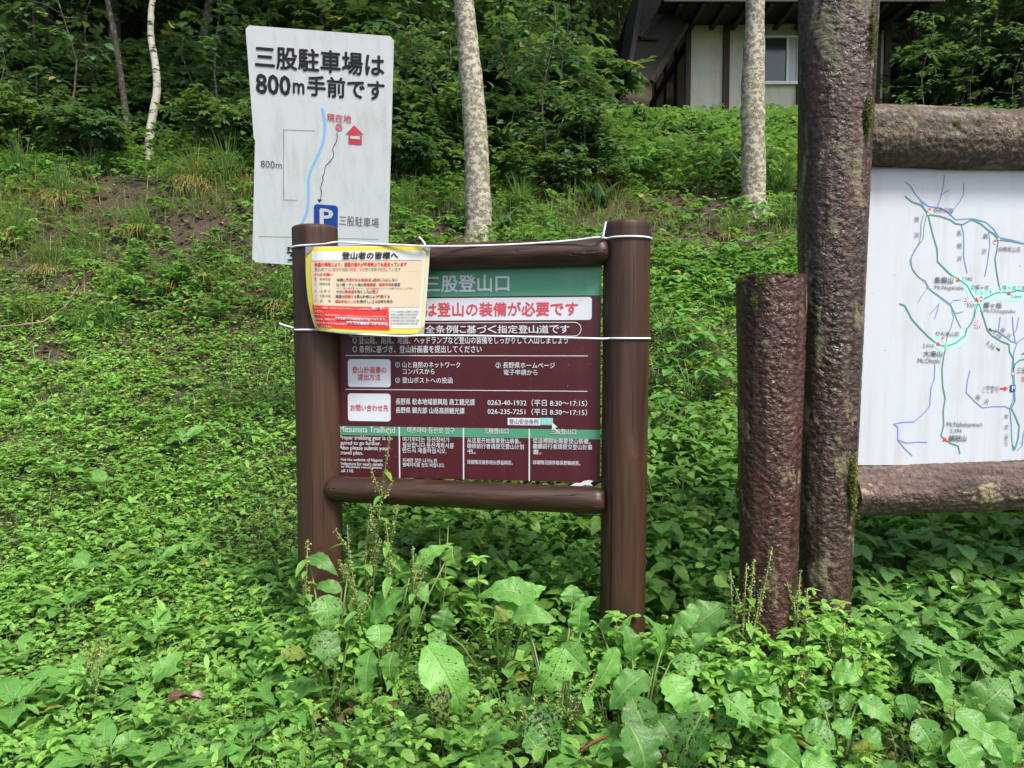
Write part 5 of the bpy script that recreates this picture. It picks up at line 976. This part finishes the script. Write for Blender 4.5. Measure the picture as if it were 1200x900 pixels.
dock('broad dock with net veined leaves at the bottom right corner', 1140, 860, L8((715, 720, 850, 585, 150, .45, dict(g=.5)), (640, 715, 552, 552, 62, 0, dict(g=.8)), (740, 760, 905, 880, 120, .1), (660, 700, 800, 850, 110, 0, dict(g=.8)), (650, 800, 740, 960, 150, .1, dict(g=.7)), (520, 730, 600, 860, 110, .55), (480, 640, 500, 730, 70, .1), (870, 800, 910, 700, 80, .3), (790, 800, 850, 920, 90, .2)), ((2.36, [(1108, 890), (1116, 850), (1118, 820)], .1, 0, 2),))
dock('dock with dark spotted leaves under the tall log', 985, 850, L8((225, 560, 330, 590, 100, .15), (320, 660, 445, 735, 80, .1, dict(g=.75)), (120, 760, 250, 830, 110, .6), (330, 770, 405, 830, 70, .05), (10, 800, 120, 900, 120, .1), (-20, 670, 60, 740, 80, 0), (240, 730, 290, 800, 80, .1), (120, 860, 250, 930, 110, .3), (290, 690, 250, 640, 70, .1), (390, 880, 450, 960, 90, 0), (200, 700, 180, 650, 70, .6)))
# smaller docks through the lawn on the left: copies of three kinds of rosette
def rosette_proto(sp_):
    b = Batch(); mb = MB(); n = int(rng.integers(6, 9))
    for k in range(n):
        a = k * 2.4 + rng.normal(0, .2); l = rng.uniform(.10, .17); el = rng.uniform(.05, .7); st = np.array([math.cos(a) * .03, math.sin(a) * .03, .06]); mb.tube([(0, 0, -.02), st], [.004, .003], M_stem, 5)
        tn = np.array([[rng.random(), rng.uniform(.4, .9), 0, sp_ * rng.random()]]); b.place(DOCKT, st[None], [a - math.pi / 2], [el], [rng.normal(0, .2)], np.array([[l * .95, l, l]]), tn)
    return mb, b, M_dock
LAND = [(-9e9, 90, 'at the left picture edge'), (90, 200, 'in the open left lawn'), (200, 300, 'in the lawn middle left of the sign'), (300, 345, 'in the lawn beside the left sign post'), (345, 700, 'in front of the maroon sign'), (700, 9e9, 'in front of the logs')]
def dock_copies():
    pts = [(20, 700), (78, 668), (40, 610), (95, 640), (150, 650), (185, 630), (178, 690), (170, 740), (90, 745), (125, 765), (70, 770), (250, 560), (225, 620), (300, 640), (285, 690), (330, 700), (210, 800), (180, 880), (45, 840), (120, 850), (70, 545), (180, 470), (290, 490), (215, 500), (120, 560), (330, 780), (290, 830), (240, 860), (560, 860), (420, 850), (600, 720), (815, 700), (690, 870), (15, 780), (300, 740)]
    protos = [rosette_proto(s) for s in (.15, .5, .9)]; done = {}; rank = {}; NUM = ['nearest', 'second nearest', 'third nearest', 'fourth nearest', 'fifth nearest', 'sixth nearest', 'seventh nearest', 'eighth nearest', 'ninth nearest', 'tenth nearest', 'eleventh nearest', 'twelfth nearest']
    for i, (px, py) in enumerate(sorted(pts, key=lambda q: -q[1])):
        d = float(np.interp(py, [460, 500, 560, 600, 650, 700, 750, 800, 900], [5.1, 4.75, 4.3, 3.95, 3.45, 3.0, 2.72, 2.52, 2.22])); p = at(px, py, d); k = i % 3; ph = next(q for a, b, q in LAND if a <= px < b); j = rank[ph] = rank.get(ph, -1) + 1
        lab = f"{('plain green', 'lightly spotted', 'heavily spotted')[k]} small dock rosette {ph}, {NUM[j]} there"
        o = root('dock_rosette', (0, 0, 0), lab, 'plant', 'small docks in the lawn')
        if k not in done: mbk, bk, m = protos[k]; done[k] = [mbk.build('stem', o, True), bk.build('foliage', m, o)]
        else:
            for c in done[k]: q = c.copy(); C.objects.link(q); q.parent = o
        s = rng.uniform(.75, 1.15); o.location = (p[0], p[1], float(ground(p[0], p[1])) + .035); o.scale = (s, s, s); o.rotation_euler = (0, 0, rng.uniform(0, 6.28))
dock_copies()
# ------------------------------------------------------------------ toothed leaved plants on the right and behind the sign
def tooth_proto(n):
    b = Batch(); mb = MB()
    for k in range(n):
        a = k * 2.4 + rng.normal(0, .3); l = rng.uniform(.16, .34); out = rng.uniform(.04, .16); e = np.array([math.cos(a) * out, math.sin(a) * out, l]); mb.tube([(0, 0, -.05), e * [.4, .4, .6], e], [.003, .0025, .0018], M_stem, 5)
        tn = tone(3); tn[:, 1] = rng.uniform(.3, .9); s = rng.uniform(.075, .115)
        b.place(TOO, np.tile(e, (3, 1)), a - math.pi / 2 + np.array([0, 1.15, -1.15]), np.array([-.15, -.3, -.3]) + rng.normal(0, .15, 3), rng.normal(0, .2, 3), np.array([s * 1.25, s, s]), tn)
    return mb, b, M_tooth
def tooth_plants():
    protos = [tooth_proto(n) for n in (7, 9, 11)]; done = {}
    rows = (('beside the tall log under the map board', [(1010, 690), (1040, 668), (1065, 700), (1100, 690), (1085, 720), (1050, 740), (1020, 745), (1120, 715), (1140, 700), (1165, 715), (1190, 700), (1180, 740), (1150, 745), (1110, 760), (1075, 765), (1215, 735), (1020, 720), (1205, 770), (1130, 790), (1170, 785)]),
            ('in the deep shade under the map board', [(1020, 640), (1060, 645), (1110, 640), (1150, 650), (1190, 645), (1220, 660), (1085, 655)]), ('between the right sign post and the reddish log', [(780, 400), (800, 420), (825, 410), (770, 440), (845, 440), (810, 450), (790, 470), (840, 480), (775, 500), (820, 520), (800, 560), (845, 560), (770, 580), (830, 620), (780, 640)]))
    for ph, pts in rows:
        for i, (px, py) in enumerate(sorted(pts)):
            d = float(np.interp(py, [400, 440, 500, 560, 600, 640, 700, 760, 800], [5.9, 5.3, 4.6, 4.1, 3.75, 3.45, 3.02, 2.72, 2.55])); p = at(px, py, d); k = i % 3
            o = root('toothed_weed', (0, 0, 0), f'toothed leaved weed {ph}, number {i + 1} from left', 'plant', 'toothed leaved weeds'); s = rng.uniform(.85, 1.15)
            if k not in done: mbk, bk, m = protos[k]; done[k] = [mbk.build('stem', o, True), bk.build('foliage', m, o)]
            else:
                for c in done[k]: q = c.copy(); C.objects.link(q); q.parent = o
            o.location = (p[0], p[1], float(ground(p[0], p[1]))); o.scale = (s, s, s); o.rotation_euler = (0, 0, rng.uniform(0, 6.28))
tooth_plants()
# ------------------------------------------------------------------ single weeds with a shape of their own
def whorled(px, py, top, d, label, tops=1):
    o, p = plant_root('young_weed', px, py, d, label, 'plant'); mb, b = MB(), Batch(); e = at(*top, d); m = (p + e) / 2 + [.01, 0, 0]; mb.tube([p - [0, 0, .02], m, e], [.004, .003, .002], M_stem, 6)
    for f, k, s in ((1, 6, .05), (.82, 4, .055), (.6, 4, .06)):
        c = p + (e - p) * f; a = np.arange(k) * 6.283 / k + f * 3; b.place(OV, np.tile(c, (k, 1)), a, U_(-.1, .4, k), 0, U_(.85, 1.1, k) * s, tone(k, g=(.6, .95)))
    mb.build('stem', o, True); b.build('foliage', M_low, o)
whorled(508, 690, (526, 608), 3.0, 'pale young weed with whorled leaves rising under the bottom rail'); whorled(512, 690, (515, 616), 3.02, 'second whorled young weed just left of the taller one under the rail'); whorled(560, 700, (560, 655), 2.92, 'short whorled young weed in the centre under the bottom rail')
whorled(722, 750, (722, 722), 2.70, 'fresh narrow leaved shoot at the foot of the right sign post')
def spray(name, px, py, tops, d, label, cat, kind):
    o, p = plant_root(name, px, py, d, label, cat); mb, b, lb = MB(), Batch(), Batch()
    for t in tops: seed_spike(mb, b, [p - [0, 0, .02], (p + at(*t, d)) / 2 + rng.normal(0, .01, 3), at(*t, d)], kind, lb, 2)
    mb.build('stem', o, True); b.build('seed', M_seed, o); lb.build('foliage', M_low, o)
spray('seeding_weed', 868, 745, [(905, 642), (875, 660), (856, 668), (893, 690), (884, 655)], 2.62, 'yellow green seed spikes standing in front of the reddish log', 'plant', .3)
spray('seeding_weed', 935, 760, [(938, 668), (946, 690), (930, 700)], 2.64, 'knobbly pale seed spike between the two thick logs at their foot', 'plant', .3)
spray('seeding_weed', 985, 770, [(1010, 745), (990, 730), (970, 750), (1000, 760)], 2.58, 'fine seed heads in front of the tall log foot', 'plant', .3)
spray('seeding_weed', 925, 800, [(935, 770), (915, 765), (950, 785)], 2.5, 'fine seed heads in front of the reddish log foot', 'plant', .3)
spray('seeding_weed', 640, 870, [(612, 835), (655, 820), (700, 790)], 2.42, 'thin seed stems low in front of the board near the picture bottom', 'plant', .4)
spray('seeding_weed', 105, 830, [(100, 750), (118, 760)], 2.6, 'thin brownish seed stems low in the left lawn', 'plant', .4)
# brown curled leaf, twigs, yellow leaves
M_dead = leaf_mat('brown_curled_leaf', (.045, .018, .011), (.10, .045, .028), .35, .05, .3)
b = Batch(); c = at(210, 832, 2.47)
for dx, sx, rl in ((-.028, .06, .5), (.01, .075, -.4), (.04, .05, .9)): b.place(OV2, (c + [dx, -.02, .055])[None], [R(-80)], [.15], [rl], np.array([[sx, sx, sx]]), np.array([[rng.random(), .6, 0, 0]]))
o = b.build('dead_leaf', M_dead); tag(o, 'brown curled dead leaf lying in the low weeds at lower left', 'leaf')
def twig(pts, d, r, col, label):
    mb = MB(); Q = []
    for (x, y), dd in zip(pts, d): p = at(x, y, dd); Q.append([p[0], p[1], p[2]])
    mb.tube(Q, [r * (1 - .15 * i) for i in range(len(Q))], plain('twig_%d' % int(col[0] * 1000), col, .8), 6); o = mb.build('twig', None, True, Q[0]); tag(o, label, 'twig')
def gtwig(pts, ds, r, col, label, h):
    mb = MB(); Q = []
    for (x, y), dd in zip(pts, ds): p = at(x, y, dd); Q.append([p[0], p[1], float(ground(p[0], p[1])) + h])
    mb.tube(Q, [r * (1 - .12 * i) for i in range(len(Q))], plain('twig_%d' % int(col[0] * 1000), col, .8), 6); o = mb.build('twig', None, True, Q[0]); tag(o, label, 'twig')
gtwig([(-15, 372), (20, 369), (50, 366), (75, 355), (92, 338)], [6.2, 6.25, 6.3, 6.5, 6.8], .009, (.24, .19, .12), 'pale fallen twig along the foot of the left bank', .10)
twig([(678, 882), (694, 870), (712, 862)], [2.34, 2.36, 2.38], .005, (.16, .045, .03), 'short reddish twig at the bottom below the spotted dock')
twig([(640, 200 + 5), (648, 180), (655, 155), (660, 140)], [9.3, 9.3, 9.3, 9.3], .008, (.34, .34, .16), 'pale bare stem standing on the bank right of the lichen trunk')
